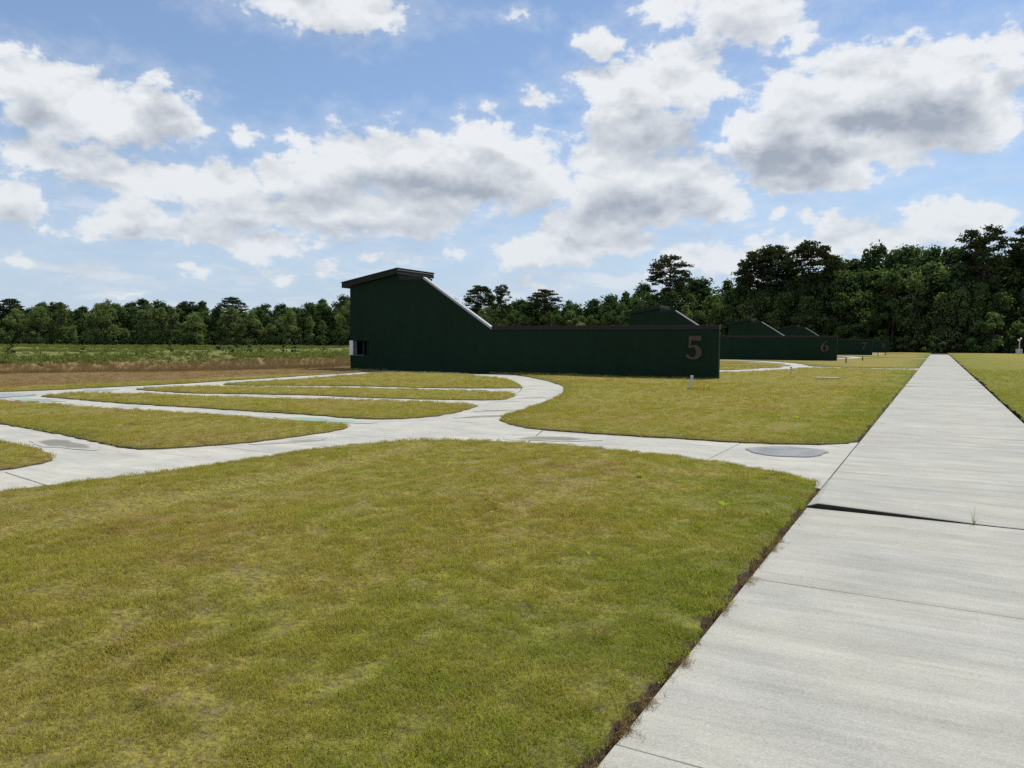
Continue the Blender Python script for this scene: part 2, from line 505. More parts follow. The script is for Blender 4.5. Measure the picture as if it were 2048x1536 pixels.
def m_concrete(name, base=0.44, along='X', tint=(1.0, 0.975, 0.93), stain=None):
    m, N = mat(name)
    pos = N.n('ShaderNodeNewGeometry').outputs['Position']
    rnd = N.n('ShaderNodeObjectInfo').outputs['Random']
    st = (0.16, 2.6, 1.0) if along == 'X' else (0.5, 1.1, 1.0)
    wp = N.v('ADD', pos, N.v('MULTIPLY', N.v('SUBTRACT', N.noise(pos, 0.8, 2.0, 0.5, 'Color'), (0.5, 0.5, 0.5)), (0.0, 0.14, 0.0)))
    s1 = N.noise(N.v('MULTIPLY', wp, st), 1.7, 5.0, 0.6)
    s2 = N.noise(N.v('MULTIPLY', wp, (st[0] * 1.5, st[1] * 1.8, 1)), 5.0, 4.0, 0.65)
    bl = N.noise(pos, 0.9, 4.0, 0.55)
    gr = N.noise(N.v('MULTIPLY', pos, (0.55, 1.0, 1.0)), 150.0, 3.0, 0.75)
    sp = N.noise(pos, 46.0, 2.0, 0.5)
    mot = N.noise(N.v('MULTIPLY', wp, (0.45, 1.0, 1.0)), 3.2, 5.0, 0.62)
    v = N.m('ADD', N.m('MULTIPLY', N.m('SUBTRACT', s1, 0.5), 0.52), N.m('MULTIPLY', N.m('SUBTRACT', s2, 0.5), 0.40))
    v = N.m('ADD', v, N.m('MULTIPLY', N.m('SUBTRACT', bl, 0.5), 0.40))
    v = N.m('ADD', v, N.m('MULTIPLY', N.m('SUBTRACT', mot, 0.5), 0.55))
    v = N.m('ADD', v, N.m('MULTIPLY', N.m('SUBTRACT', gr, 0.5), 1.25))
    v = N.m('ADD', v, N.m('MULTIPLY', N.m('SUBTRACT', rnd, 0.5), 0.07))
    v = N.m('SUBTRACT', v, N.m('MULTIPLY', N.step(sp, 0.70, 0.80), 0.30))
    lum = N.m('MULTIPLY', N.m('ADD', v, 1.0), base)
    warm = N.step(bl, 0.35, 0.65)
    colr = N.n('ShaderNodeCombineColor', i0=N.m('MULTIPLY', lum, tint[0]), i1=N.m('MULTIPLY', lum, tint[1]), i2=N.m('MULTIPLY', lum, N.m('SUBTRACT', 0.868, N.m('MULTIPLY', warm, 0.045))))
    h = N.m('ADD', N.m('MULTIPLY', gr, 0.6), s2)
    base_col = colr.outputs[0]
    if stain:     # soaked in unevenly, strongest in the middle
        wet = N.n('ShaderNodeAttribute', dict(attribute_name='wet')).outputs['Fac']
        wet = N.step(N.m('ADD', wet, N.m('MULTIPLY', N.m('SUBTRACT', N.noise(pos, 5.0, 5.0, 0.65), 0.5), 1.2)), 0.25, 0.85)
        base_col = N.mix(wet, base_col, N.mix(1.0, base_col, stain, 'MULTIPLY'))
    principled(N, Base_Color=base_col, Roughness=0.88, Normal=bump(N, h, 0.18, 0.006))
    m.node_tree.nodes['Principled BSDF'].inputs['Specular IOR Level'].default_value = 0.25
    return m


def m_soil():
    m, N = mat("bare_soil")
    pos = N.n('ShaderNodeNewGeometry').outputs['Position']
    f = N.noise(pos, 30.0, 5.0, 0.7)
    col = N.mix(f, (0.035, 0.023, 0.015), (0.12, 0.082, 0.052))
    principled(N, Base_Color=col, Roughness=1.0, Normal=bump(N, f, 0.9, 0.03))
    return m


def m_ground():
    """rough land beyond the mown lawns: mown brown grass, then a green weedy field"""
    m, N = mat("rough_land")
    pos = N.n('ShaderNodeNewGeometry').outputs['Position']
    sp = N.n('ShaderNodeSeparateXYZ', Vector=pos)
    lawn = N.n('ShaderNodeGroup', dict(node_tree=LAWN_GROUP)).outputs[0]
    a = N.noise(pos, 0.10, 4.0, 0.6)
    b = N.noise(pos, 0.7, 5.0, 0.65)
    f = N.noise(pos, 9.0, 4.0, 0.7)
    brown = N.mix(b, (0.215, 0.145, 0.060), (0.290, 0.205, 0.088))
    green = N.mix(N.step(b, 0.35, 0.65), (0.128, 0.152, 0.042), (0.195, 0.205, 0.068))
    green = N.mix(N.step(a, 0.50, 0.66, 0.0, 0.45), green, (0.205, 0.185, 0.085))
    xx = N.m('ADD', sp.outputs[0], N.m('MULTIPLY', N.m('SUBTRACT', b, 0.5), 7.0))
    home = N.m('MULTIPLY', N.m('MULTIPLY', N.step(sp.outputs[0], -25.0, -24.5), N.step(sp.outputs[0], 69.0, 68.0)), N.step(sp.outputs[1], 178.0, 177.0))
    lawn = N.mix(home, lawn, N.mix(f, (0.028, 0.018, 0.012), (0.085, 0.058, 0.038)))
    col = N.mix(N.step(xx, -27.0, -30.0), lawn, brown)
    col = N.mix(N.step(xx, -50.0, -63.0), col, green)
    col = N.mix(N.step(f, 0.25, 0.55, 0.5, 0.0), col, (0.06, 0.045, 0.018))
    principled(N, Base_Color=col, Roughness=1.0, Normal=bump(N, N.m('ADD', f, b), 0.9, 0.08))
    m.node_tree.nodes['Principled BSDF'].inputs['Specular IOR Level'].default_value = 0.05
    return m


def m_green_wall():
    m, N = mat("dark_green_block")
    pos = N.n('ShaderNodeNewGeometry').outputs['Position']
    sp = N.n('ShaderNodeSeparateXYZ', Vector=pos)
    uv = N.n('ShaderNodeCombineXYZ', X=N.m('ADD', sp.outputs[0], sp.outputs[1]), Y=sp.outputs[2], Z=0.0).outputs[0]
    br = N.n('ShaderNodeTexBrick', dict(offset=0.5), Vector=uv, Color1=(1, 1, 1, 1), Color2=(0.8, 0.8, 0.8, 1), Mortar=(0, 0, 0, 1),
             Scale=1.0, Mortar_Size=0.006, Mortar_Smooth=0.3, Brick_Width=0.40, Row_Height=0.20)
    n = N.noise(N.v('MULTIPLY', uv, (1.0, 0.35, 1)), 1.4, 5.0, 0.6)
    g = N.noise(pos, 24.0, 4.0, 0.6)
    col = N.mix(N.step(n, 0.3, 0.7), (0.0090, 0.0250, 0.0130), (0.0112, 0.0298, 0.0158))
    col = N.mix(N.m('MULTIPLY', br.outputs['Fac'], 0.35), col, (0.0055, 0.018, 0.010))
    # chalky runs where the paint has worn
    drip = N.noise(N.v('MULTIPLY', uv, (5.0, 0.5, 1)), 1.0, 4.0, 0.6)
    col = N.mix(N.step(drip, 0.66, 0.82, 0.0, 0.14), col, (0.024, 0.042, 0.030))
    h = N.m('ADD', N.m('MULTIPLY', br.outputs['Color'], 1.0), N.m('MULTIPLY', g, 0.25))
    principled(N, Base_Color=col, Roughness=0.8, Normal=bump(N, h, 0.28, 0.012))
    m.node_tree.nodes['Principled BSDF'].inputs['Specular IOR Level'].default_value = 0.12
    return m


def m_plain(name, col, rough=0.6, var=0.25, scale=6.0, metal=0.0, spec=0.4, bmp=0.1):
    m, N = mat(name)
    pos = N.n('ShaderNodeTexCoord').outputs['Object']
    n = N.noise(pos, scale, 5.0, 0.6)
    k = N.step(n, 0.25, 0.75, 1.0 - var, 1.0 + var, False)
    c = N.mix(1.0, tuple(col), N.n('ShaderNodeCombineColor', i0=k, i1=k, i2=k).outputs[0], 'MULTIPLY')
    principled(N, Base_Color=c, Roughness=rough, Metallic=metal, Normal=bump(N, n, bmp, 0.01))
    m.node_tree.nodes['Principled BSDF'].inputs['Specular IOR Level'].default_value = spec
    return m


def m_leaf(name, c_lo, c_hi, transl=0.30, col_var=0.5):
    m, N = mat(name)
    tone = N.n('ShaderNodeAttribute', dict(attribute_name='tone')).outputs['Fac']
    rnd = N.n('ShaderNodeObjectInfo').outputs['Random']
    col = N.mix(tone, c_lo, c_hi)
    k = N.m('ADD', 1.0 - col_var / 2, N.m('MULTIPLY', rnd, col_var))
    col = N.mix(1.0, col, N.n('ShaderNodeCombineColor', i0=k, i1=k, i2=k).outputs[0], 'MULTIPLY')
    dif = N.n('ShaderNodeBsdfDiffuse', Color=col)
    tr = N.n('ShaderNodeBsdfTranslucent', Color=N.mix(1.0, col, (1.3, 1.35, 0.6), 'MULTIPLY'))
    mx = N.n('ShaderNodeMixShader', i0=transl, i1=dif.outputs[0], i2=tr.outputs[0])
    m.node_tree.links.new(mx.outputs[0], N.out.inputs[0])
    return m


def m_water():
    m, N = mat("puddle_water")
    pos = N.n('ShaderNodeNewGeometry').outputs['Position']
    n = N.noise(pos, 60.0, 3.0, 0.6)
    b = N.noise(pos, 3.0, 3.0, 0.6)
    col = N.mix(b, (0.24, 0.235, 0.225), (0.30, 0.295, 0.285))
    principled(N, Base_Color=col, Roughness=N.step(b, 0.3, 0.7, 0.10, 0.26), IOR=1.45, Normal=bump(N, n, 0.05, 0.003))
    return m


M_LAWN, M_BLADE, M_STRAW = m_lawn(), m_blade("grass_blade"), m_blade("dry_blade", True)
M_SIDE, M_PATH = m_concrete("broomed_concrete", 0.358, 'X'), m_concrete("path_concrete", 0.405, 'Y')
M_SOIL, M_GROUND, M_WALL = m_soil(), m_ground(), m_green_wall()
M_FASCIA = m_plain("dark_green_metal", (0.009, 0.017, 0.012), 0.8, 0.15, 3.0)
M_ROOF = m_plain("roof_metal", (0.018, 0.022, 0.020), 0.75, 0.15, 3.0)
M_CAP = m_plain("dark_brown_coping", (0.011, 0.0085, 0.0085), 0.6, 0.2, 4.0)
M_FLASH = m_plain("pale_flashing", (0.36, 0.36, 0.385), 0.5, 0.08, 4.0)
M_NUM = m_plain("bronze_numeral", (0.066, 0.042, 0.030), 0.55, 0.18, 5.0)
M_WHITE = m_plain("white_paint", (0.80, 0.80, 0.78), 0.5, 0.06, 8.0)
M_PVC = m_plain("grey_white_pvc", (0.55, 0.55, 0.54), 0.45, 0.12, 30.0)
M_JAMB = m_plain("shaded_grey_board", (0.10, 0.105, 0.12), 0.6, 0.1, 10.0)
M_DARKPOST = m_plain("weathered_post", (0.13, 0.10, 0.075), 0.8, 0.25, 20.0)
M_BLACK = m_plain("dark_interior", (0.012, 0.014, 0.013), 0.9, 0.1)
M_TIMBER = m_plain("pale_timber", (0.52, 0.44, 0.32), 0.8, 0.2, 12.0)
M_BARK = m_plain("bark", (0.050, 0.042, 0.036), 0.95, 0.4, 1.5, spec=0.1, bmp=0.6)
M_BOX = m_plain("pale_grey_box", (0.42, 0.43, 0.42), 0.5, 0.08, 3.0)
M_JOINT = m_plain("dirty_shadowed_edge", (0.045, 0.040, 0.033), 0.95, 0.3, 8.0, spec=0.1)  # soil on the slab sides, made darker to carry the joints' shadow
M_WATER = m_water()
M_STAIN = m_concrete("damp_concrete", 0.405, 'Y', stain=(0.52, 0.50, 0.48))
M_RIM = m_concrete("damp_rim_concrete", 0.405, 'Y', stain=(0.50, 0.49, 0.47))
M_TEAL = m_concrete("worn_green_paint", 0.405, 'Y', stain=(0.60, 0.92, 0.84))
M_WEED = m_leaf("weed_leaf", (0.20, 0.30, 0.03), (0.36, 0.46, 0.05), 0.4, 0.2)
M_LEAF_DARK = m_leaf("dark_leaf", (0.036, 0.064, 0.030), (0.112, 0.162, 0.068), 0.38)
M_LEAF_MID = m_leaf("mid_leaf", (0.056, 0.092, 0.037), (0.160, 0.215, 0.086), 0.42)
M_LEAF_PALE = m_leaf("pale_leaf", (0.110, 0.150, 0.062), (0.210, 0.250, 0.110), 0.45)
M_NEEDLE = m_leaf("pine_needle", (0.025, 0.036, 0.019), (0.070, 0.090, 0.042), 0.25, 0.3)
M_FIELDWEED = m_leaf("field_weed", (0.090, 0.118, 0.034), (0.180, 0.195, 0.064), 0.35, 0.6)

# ------------------------------------------------------------------ the plan of one shooting field (metres; x to the right of view, y along the pavement)
PITCH = 45.4                       # distance from one field to the next along the pavement
CX, CY, R_OUT, R_IN = -37.98, 10.25, 30.08, 28.62
SX0, SX1, S_END = -1.08, 1.60, 148.5
AXIS = 9.2                         # the field's line of symmetry

FRONT_TRACE = [(-8.49, 4.37), (-8.32, 5.24), (-8.11, 6.04), (-8.02, 7.15), (-7.99, 8.2), (-7.77, 9.21), (-7.14, 10.19), (-6.11, 10.67), (-5.07, 10.73),
               (-4.05, 10.63), (-3.11, 10.49), (-2.44, 10.31), (-1.79, 9.93), (-1.39, 9.62), (-1.125, 9.25)]
BACK_TRACE = [(-1.125, 13.52), (-1.52, 13.07), (-1.94, 12.82), (-2.6, 12.63), (-3.39, 12.58), (-4.24, 12.53), (-5.13, 12.48), (-6.11, 12.49), (-6.84, 12.71),
              (-7.48, 13.27), (-7.98, 13.89), (-8.26, 14.63), (-8.5, 15.79), (-9.04, 17.88), (-9.57, 19.89), (-10.41, 22.21), (-11.27, 24.17), (-12.49, 26.36),
              (-14.23, 28.81), (-16.31, 31.23), (-18.17, 33.19), (-19.36, 33.78), (-20.2, 34.15)]
ISLANDS = [
    # opposite the cross path
    [(-21.31, 11.03), (-20.31, 11.15), (-18.94, 11.01), (-17.85, 11.0), (-16.95, 11.08), (-15.81, 11.17), (-14.54, 11.23), (-12.64, 11.21), (-11.23, 11.24), (-10.27, 11.27),
     (-9.94, 11.26), (-9.72, 11.21), (-9.48, 10.87), (-9.35, 10.39), (-9.33, 9.62), (-9.43, 8.36), (-9.67, 7.81), (-9.94, 7.33), (-10.25, 7.14), (-10.79, 7.19), (-11.89, 7.41),
     (-13.15, 7.67), (-14.41, 7.87), (-15.39, 7.96), (-19.0, 8.05), (-22.4, 8.2), (-23.0, 9.2), (-22.5, 10.6)],
    [(-22.03, 12.38), (-22.5, 13.08), (-22.45, 13.77), (-21.77, 14.24), (-20.88, 14.65), (-19.12, 14.77), (-17.12, 15.19), (-13.5, 16.31), (-11.26, 16.66), (-10.33, 16.67),
     (-9.95, 16.25), (-9.48, 14.55), (-9.37, 13.39), (-9.78, 12.63), (-10.51, 12.29), (-11.7, 12.43), (-13.89, 12.32), (-15.91, 12.29), (-17.97, 12.21), (-19.53, 12.28), (-20.85, 12.37)],
    [(-22.73, 15.77), (-22.9, 16.38), (-23.01, 17.1), (-22.79, 17.62), (-22.11, 18.1), (-21.15, 18.77), (-17.02, 20.57), (-14.26, 21.1), (-12.98, 21.34), (-12.15, 21.44),
     (-11.49, 20.99), (-11.2, 20.4), (-10.68, 19.39), (-10.52, 18.57), (-10.71, 18.22), (-10.97, 18.05), (-12.25, 17.51), (-14.13, 17.08), (-16.4, 16.92), (-17.79, 16.38), (-19.97, 15.54)],
    [(-22.6, 19.3), (-23.13, 19.87), (-23.24, 20.9), (-23.67, 24.43), (-24.61, 29.75), (-25.03, 31.04), (-24.72, 32.4), (-23.27, 32.9), (-20.63, 32.3), (-17.95, 30.53), (-16.7, 29.59),
     (-15.32, 27.81), (-13.46, 24.98), (-12.88, 24.13), (-12.7, 23.71), (-13.83, 22.75), (-15.55, 21.9), (-17.76, 21.47), (-20.12, 20.4), (-22.0, 19.3)],
]
ISLAND_FRONT = [(-18.0, 6.3), (-14.5, 6.55), (-12.76, 6.59), (-12.32, 6.55), (-11.78, 6.45), (-11.31, 6.37), (-10.76, 6.2), (-10.37, 6.02), (-10.17, 5.86), (-10.04, 5.6), (-9.95, 5.33),
                (-9.94, 5.12), (-10.1, 3.9), (-10.8, 2.0), (-12.0, 1.7), (-20.0, 3.6), (-22.4, 4.5), (-22.0, 5.9)]
FAR_EDGE = [(-25.02, -10.5), (-25.02, 11.5), (-24.9, 12.96), (-24.56, 13.74), (-24.44, 15.07), (-24.47, 16.97), (-24.4, 18.82), (-25.04, 23.07), (-26.24, 31.72), (-26.5, 34.9)]
TALL_EDGE = [(-44.0, 9.0), (-36.8, 19.1), (-33.9, 23.4), (-31.9, 29.2), (-32.3, 37.2), (-33.0, 80.0), (-34.0, 185.0)]


def mirror_island(P):
    out = []
    for x, y in P:
        y2 = 2 * AXIS - y
        r = math.hypot(x - CX, y2 - CY)
        if r > 28.3:
            x, y2 = CX + (x - CX) * 28.3 / r, CY + (y2 - CY) * 28.3 / r
        out.append((x, max(y2, -10.6)))
    return out[::-1]


def ring_pts(y0, y1, n, r=R_OUT, oy=0.0):
    return [(CX + math.sqrt(r * r - (y - CY) ** 2), y + oy) for y in np.linspace(y0, y1, n)]


def shift(P, dy):
    return [(x, y + dy) for x, y in P]


# ------------------------------------------------------------------ ground sheets
def build_ground():
    # one sheet out to the horizon; finer where the field is near
    xs = sorted(set(list(np.linspace(-3000, -300, 8)) + list(np.linspace(-300, 80, 96)) + list(np.linspace(80, 3000, 8))))
    ys = sorted(set(list(np.linspace(-3000, -20, 6)) + list(np.linspace(-20, 260, 71)) + list(np.linspace(260, 3000, 8))))
    X, Y = np.meshgrid(xs, ys)
    Z = np.full(X.shape, -0.09)
    rough = np.clip((-X - 62) / 20, 0, 1) * np.clip((300 + X) / 30, 0, 1)
    Z = Z + rough * 0.35 * (fbm(X * 0.07, Y * 0.07, 3) - 0.45)
    nx = len(xs)
    vs = np.stack([X.ravel(), Y.ravel(), Z.ravel()], 1)
    fs = [(j * nx + i, j * nx + i + 1, (j + 1) * nx + i + 1, (j + 1) * nx + i) for j in range(len(ys) - 1) for i in range(nx - 1)]
    struct(obj("ground", mesh("ground", vs, fs, True), M_GROUND), "brown mown grass and green weedy field reaching to the woods")


def sod_height(x, y, edge):
    k = np.clip(edge / 0.16, 0, 1)
    k = k * k * (3 - 2 * k)
    swell = np.clip(edge / 0.9, 0, 1)
    h = 0.020 + 0.026 * k
    h = h + swell * 0.075 * (fbm(x * 2.1, y * 0.30, 5, 3) - 0.5) + swell * 0.050 * (fbm(x * 0.5, y * 0.5, 9, 3) - 0.5)
    # low scarps left by the mower's wheels, running along the pavement
    rr = vnoise(x * 1.25 + 0.35 * (fbm(x * 0.3, y * 0.45, 83, 2) - 0.5), y * 0.16, 77)
    h = h + swell * 0.030 * np.clip((rr - 0.5) * 9, -1, 1) * np.clip(1.6 - np.hypot(x, y) / 14, 0, 1)
    return h + k * 0.020 * (fbm(x * 7, y * 7, 21, 2) - 0.5)


LAWNS = []          # (outline, x0, x1, y0, y1) of every lawn, for the blades


def sod(name, poly, label, coarse=1.0):
    P = smooth_loop(resample(poly, lambda q: 1.2), 1)
    dist = lambda q: max(2.5, math.hypot(q[0], q[1]))
    P = resample(P, lambda q: min(3.0, max(0.05, 0.014 * dist(q) * coarse)))
    d = np.maximum(2.5, np.hypot(P[:, 0], P[:, 1]))
    tang = np.roll(P, -1, 0) - np.roll(P, 1, 0)
    tang /= np.linalg.norm(tang, axis=1)[:, None] + 1e-9
    jit = RNG.normal(0, 1, len(P)) * np.minimum(0.045, 0.010 + 0.0009 * d) + 0.022 * (vnoise(P[:, 0] * 1.7 + P[:, 1] * 1.3, P[:, 1] * 0.5, 31) - 0.5)
    P = P + np.stack([tang[:, 1], -tang[:, 0]], 1) * jit[:, None]
    nb = len(P)
    x0, y0 = P.min(0)
    x1, y1 = P.max(0)
    # interior points on a quadtree that is finer near the path walker
    cells = []
    S = 6.4
    stack = [(x0 + i * S, y0 + j * S, S) for i in range(int((x1 - x0) / S) + 1) for j in range(int((y1 - y0) / S) + 1)]
    while stack:
        cx_, cy_, s = stack.pop()
        dd = math.hypot(cx_ + s / 2, cy_ + s / 2)
        if s > max(0.11, 0.040 * dd * coarse) * 1.4:
            h = s / 2
            stack += [(cx_, cy_, h), (cx_ + h, cy_, h), (cx_, cy_ + h, h), (cx_ + h, cy_ + h, h)]
        else:
            cells.append((cx_ + s * (0.3 + 0.4 * random.random()), cy_ + s * (0.3 + 0.4 * random.random()), s))
    C = np.array(cells)
    ok = inside(P, C[:, 0], C[:, 1])
    C = C[ok]
    e = edge_dist(P, C[:, 0], C[:, 1])
    C = C[e > np.minimum(0.06, 0.35 * C[:, 2])]
    pts = [Vector(p) for p in P] + [Vector(p[:2]) for p in C]
    # a second row just inside the rim keeps the rounded edge
    edges = [(i, (i + 1) % nb) for i in range(nb)]
    v2, e2, f2, ov, oe, of = delaunay_2d_cdt(pts, edges, [], 1, 1e-5)
    V = np.array([(v.x, v.y) for v in v2])
    ed = edge_dist(P, V[:, 0], V[:, 1])
    z = sod_height(V[:, 0], V[:, 1], ed)
    vs = [(V[i, 0], V[i, 1], z[i]) for i in range(len(V))]
    fs = [tuple(f) if (v2[f[1]] - v2[f[0]]).cross(v2[f[2]] - v2[f[0]]) > 0 else tuple(f[::-1]) for f in f2]
    mats = [0] * len(fs)
    # the cut rim of soil under the turf
    idx = [-1] * nb
    for k, orig in enumerate(ov):
        for o_ in orig:
            if o_ < nb:
                idx[o_] = k
    n0 = len(vs)
    for i in range(nb):
        k = idx[i] if idx[i] >= 0 else 0
        vs.append((vs[k][0], vs[k][1], -0.10))
    for i in range(nb):
        j = (i + 1) % nb
        if idx[i] >= 0 and idx[j] >= 0:
            fs.append((idx[i], idx[j], n0 + j, n0 + i))
            mats.append(1)
    me = mesh(name, vs, fs, True)
    me.materials.append(M_LAWN)
    me.materials.append(M_SOIL)
    me.polygons.foreach_set('material_index', mats)
    o = struct(obj(name, me), label)
    LAWNS.append((P, x0, x1, y0, y1))
    return o


def build_lawns():
    front = [(-1.125, -6.0), (-6.0, -8.0), (-13.9, -8.0)] + ring_pts(-7.5, 3.6, 9) + FRONT_TRACE
    sod("lawn", front, "olive brown mown lawn in front, left of the concrete pavement")
    for k in range(4):
        nxt = shift([p for p in FRONT_TRACE], PITCH * (k + 1))
        low = ring_pts(-11.3, 3.6, 10, R_OUT, PITCH * (k + 1))
        back = shift(BACK_TRACE, PITCH * k)
        P = back + [(-18.6, 34.4 + PITCH * k)] + low + nxt
        if k == 3:
            P = back + [(-18.6, 34.4 + PITCH * k), (-6, 178), (-1.16, 176), (-1.16, 150)]
        sod("lawn", P, ["mown lawn between the curved path and pavement, ending at the wall numbered 5", "lawn in front of the wall numbered 6",
                        "lawn in front of the wall numbered 7", "lawn in front of the wall numbered 8"][k], 1.0 if k == 0 else 1.6)
    for k in range(4):
        for q, P in enumerate(ISLANDS):
            sod("lawn_island", shift(P, PITCH * k), "turf island between the fanned concrete paths of the near field" if k == 0 else "turf island inside the curved path of a farther field", 1.0 if k == 0 else 1.6)
        if k == 0:
            sod("lawn_island", ISLAND_FRONT, "turf island at the left end of the near curved path")
        else:
            sod("lawn_island", shift(mirror_island(ISLANDS[1]), PITCH * k), "turf island inside the curved path of a farther field", 1.6)
        for q in (2, 3):
            sod("lawn_island", shift(mirror_island(ISLANDS[q]), PITCH * k), "turf island inside the curved path of a farther field", 1.6)
    for k in range(4):
        P = shift(FAR_EDGE, PITCH * k)
        sod("lawn", P + [(-33.5, P[-1][1]), (-33.5 if k else -46.0, P[0][1])], "browning mown strip beyond the straight path", 1.4)
    P = [(1.68, -6.0), (70.0, -6.0), (70.0, 178.0), (1.68, 178.0)]
    sod("lawn", P, "lawn with a brown patch to the right of the pavement", 1.2)


# ------------------------------------------------------------------ concrete
def slab(name, poly, parent, material, zt=0.0, th=0.11, tops=None):
    """a cast slab with a small eased edge; poly runs counter-clockwise"""
    P = np.asarray(poly, float)
    a = 0.5 * sum(P[i][0] * P[(i + 1) % len(P)][1] - P[(i + 1) % len(P)][0] * P[i][1] for i in range(len(P)))
    if a < 0:
        P = P[::-1]
        tops = tops[::-1] if tops is not None else None
    c = P.mean(0)
    n = len(P)
    prev, nxt = P - np.roll(P, 1, 0), np.roll(P, -1, 0) - P
    prev /= np.linalg.norm(prev, axis=1)[:, None]
    nxt /= np.linalg.norm(nxt, axis=1)[:, None]
    inn = np.stack([-prev[:, 1] - nxt[:, 1], prev[:, 0] + nxt[:, 0]], 1)
    inn /= np.linalg.norm(inn, axis=1)[:, None] + 1e-9
    Q = P + inn * 0.008
    z = np.full(n, zt) if tops is None else np.asarray(tops, float)
    vs = [(Q[i, 0], Q[i, 1], z[i]) for i in range(n)] + [(P[i, 0], P[i, 1], z[i] - 0.006) for i in range(n)] + [(P[i, 0], P[i, 1], -th) for i in range(n)]
    fs = [tuple(range(n))]
    for i in range(n):
        j = (i + 1) % n
        fs.append((n + i, n + j, j, i))
        fs.append((2 * n + i, 2 * n + j, n + j, n + i))
    me = mesh(name, vs, fs)
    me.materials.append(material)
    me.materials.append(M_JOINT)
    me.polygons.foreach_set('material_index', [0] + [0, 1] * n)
    return obj(name, me, None, parent)


def clip(poly, a, b, c):
    """keep the part of a polygon where a*x + b*y <= c"""
    out = []
    for i in range(len(poly)):
        p, q = poly[i], poly[(i + 1) % len(poly)]
        dp, dq = a * p[0] + b * p[1] - c, a * q[0] + b * q[1] - c
        if dp <= 0:
            out.append(p)
        if dp * dq < 0:
            t = dp / (dp - dq)
            out.append((p[0] + (q[0] - p[0]) * t, p[1] + (q[1] - p[1]) * t))
    return out


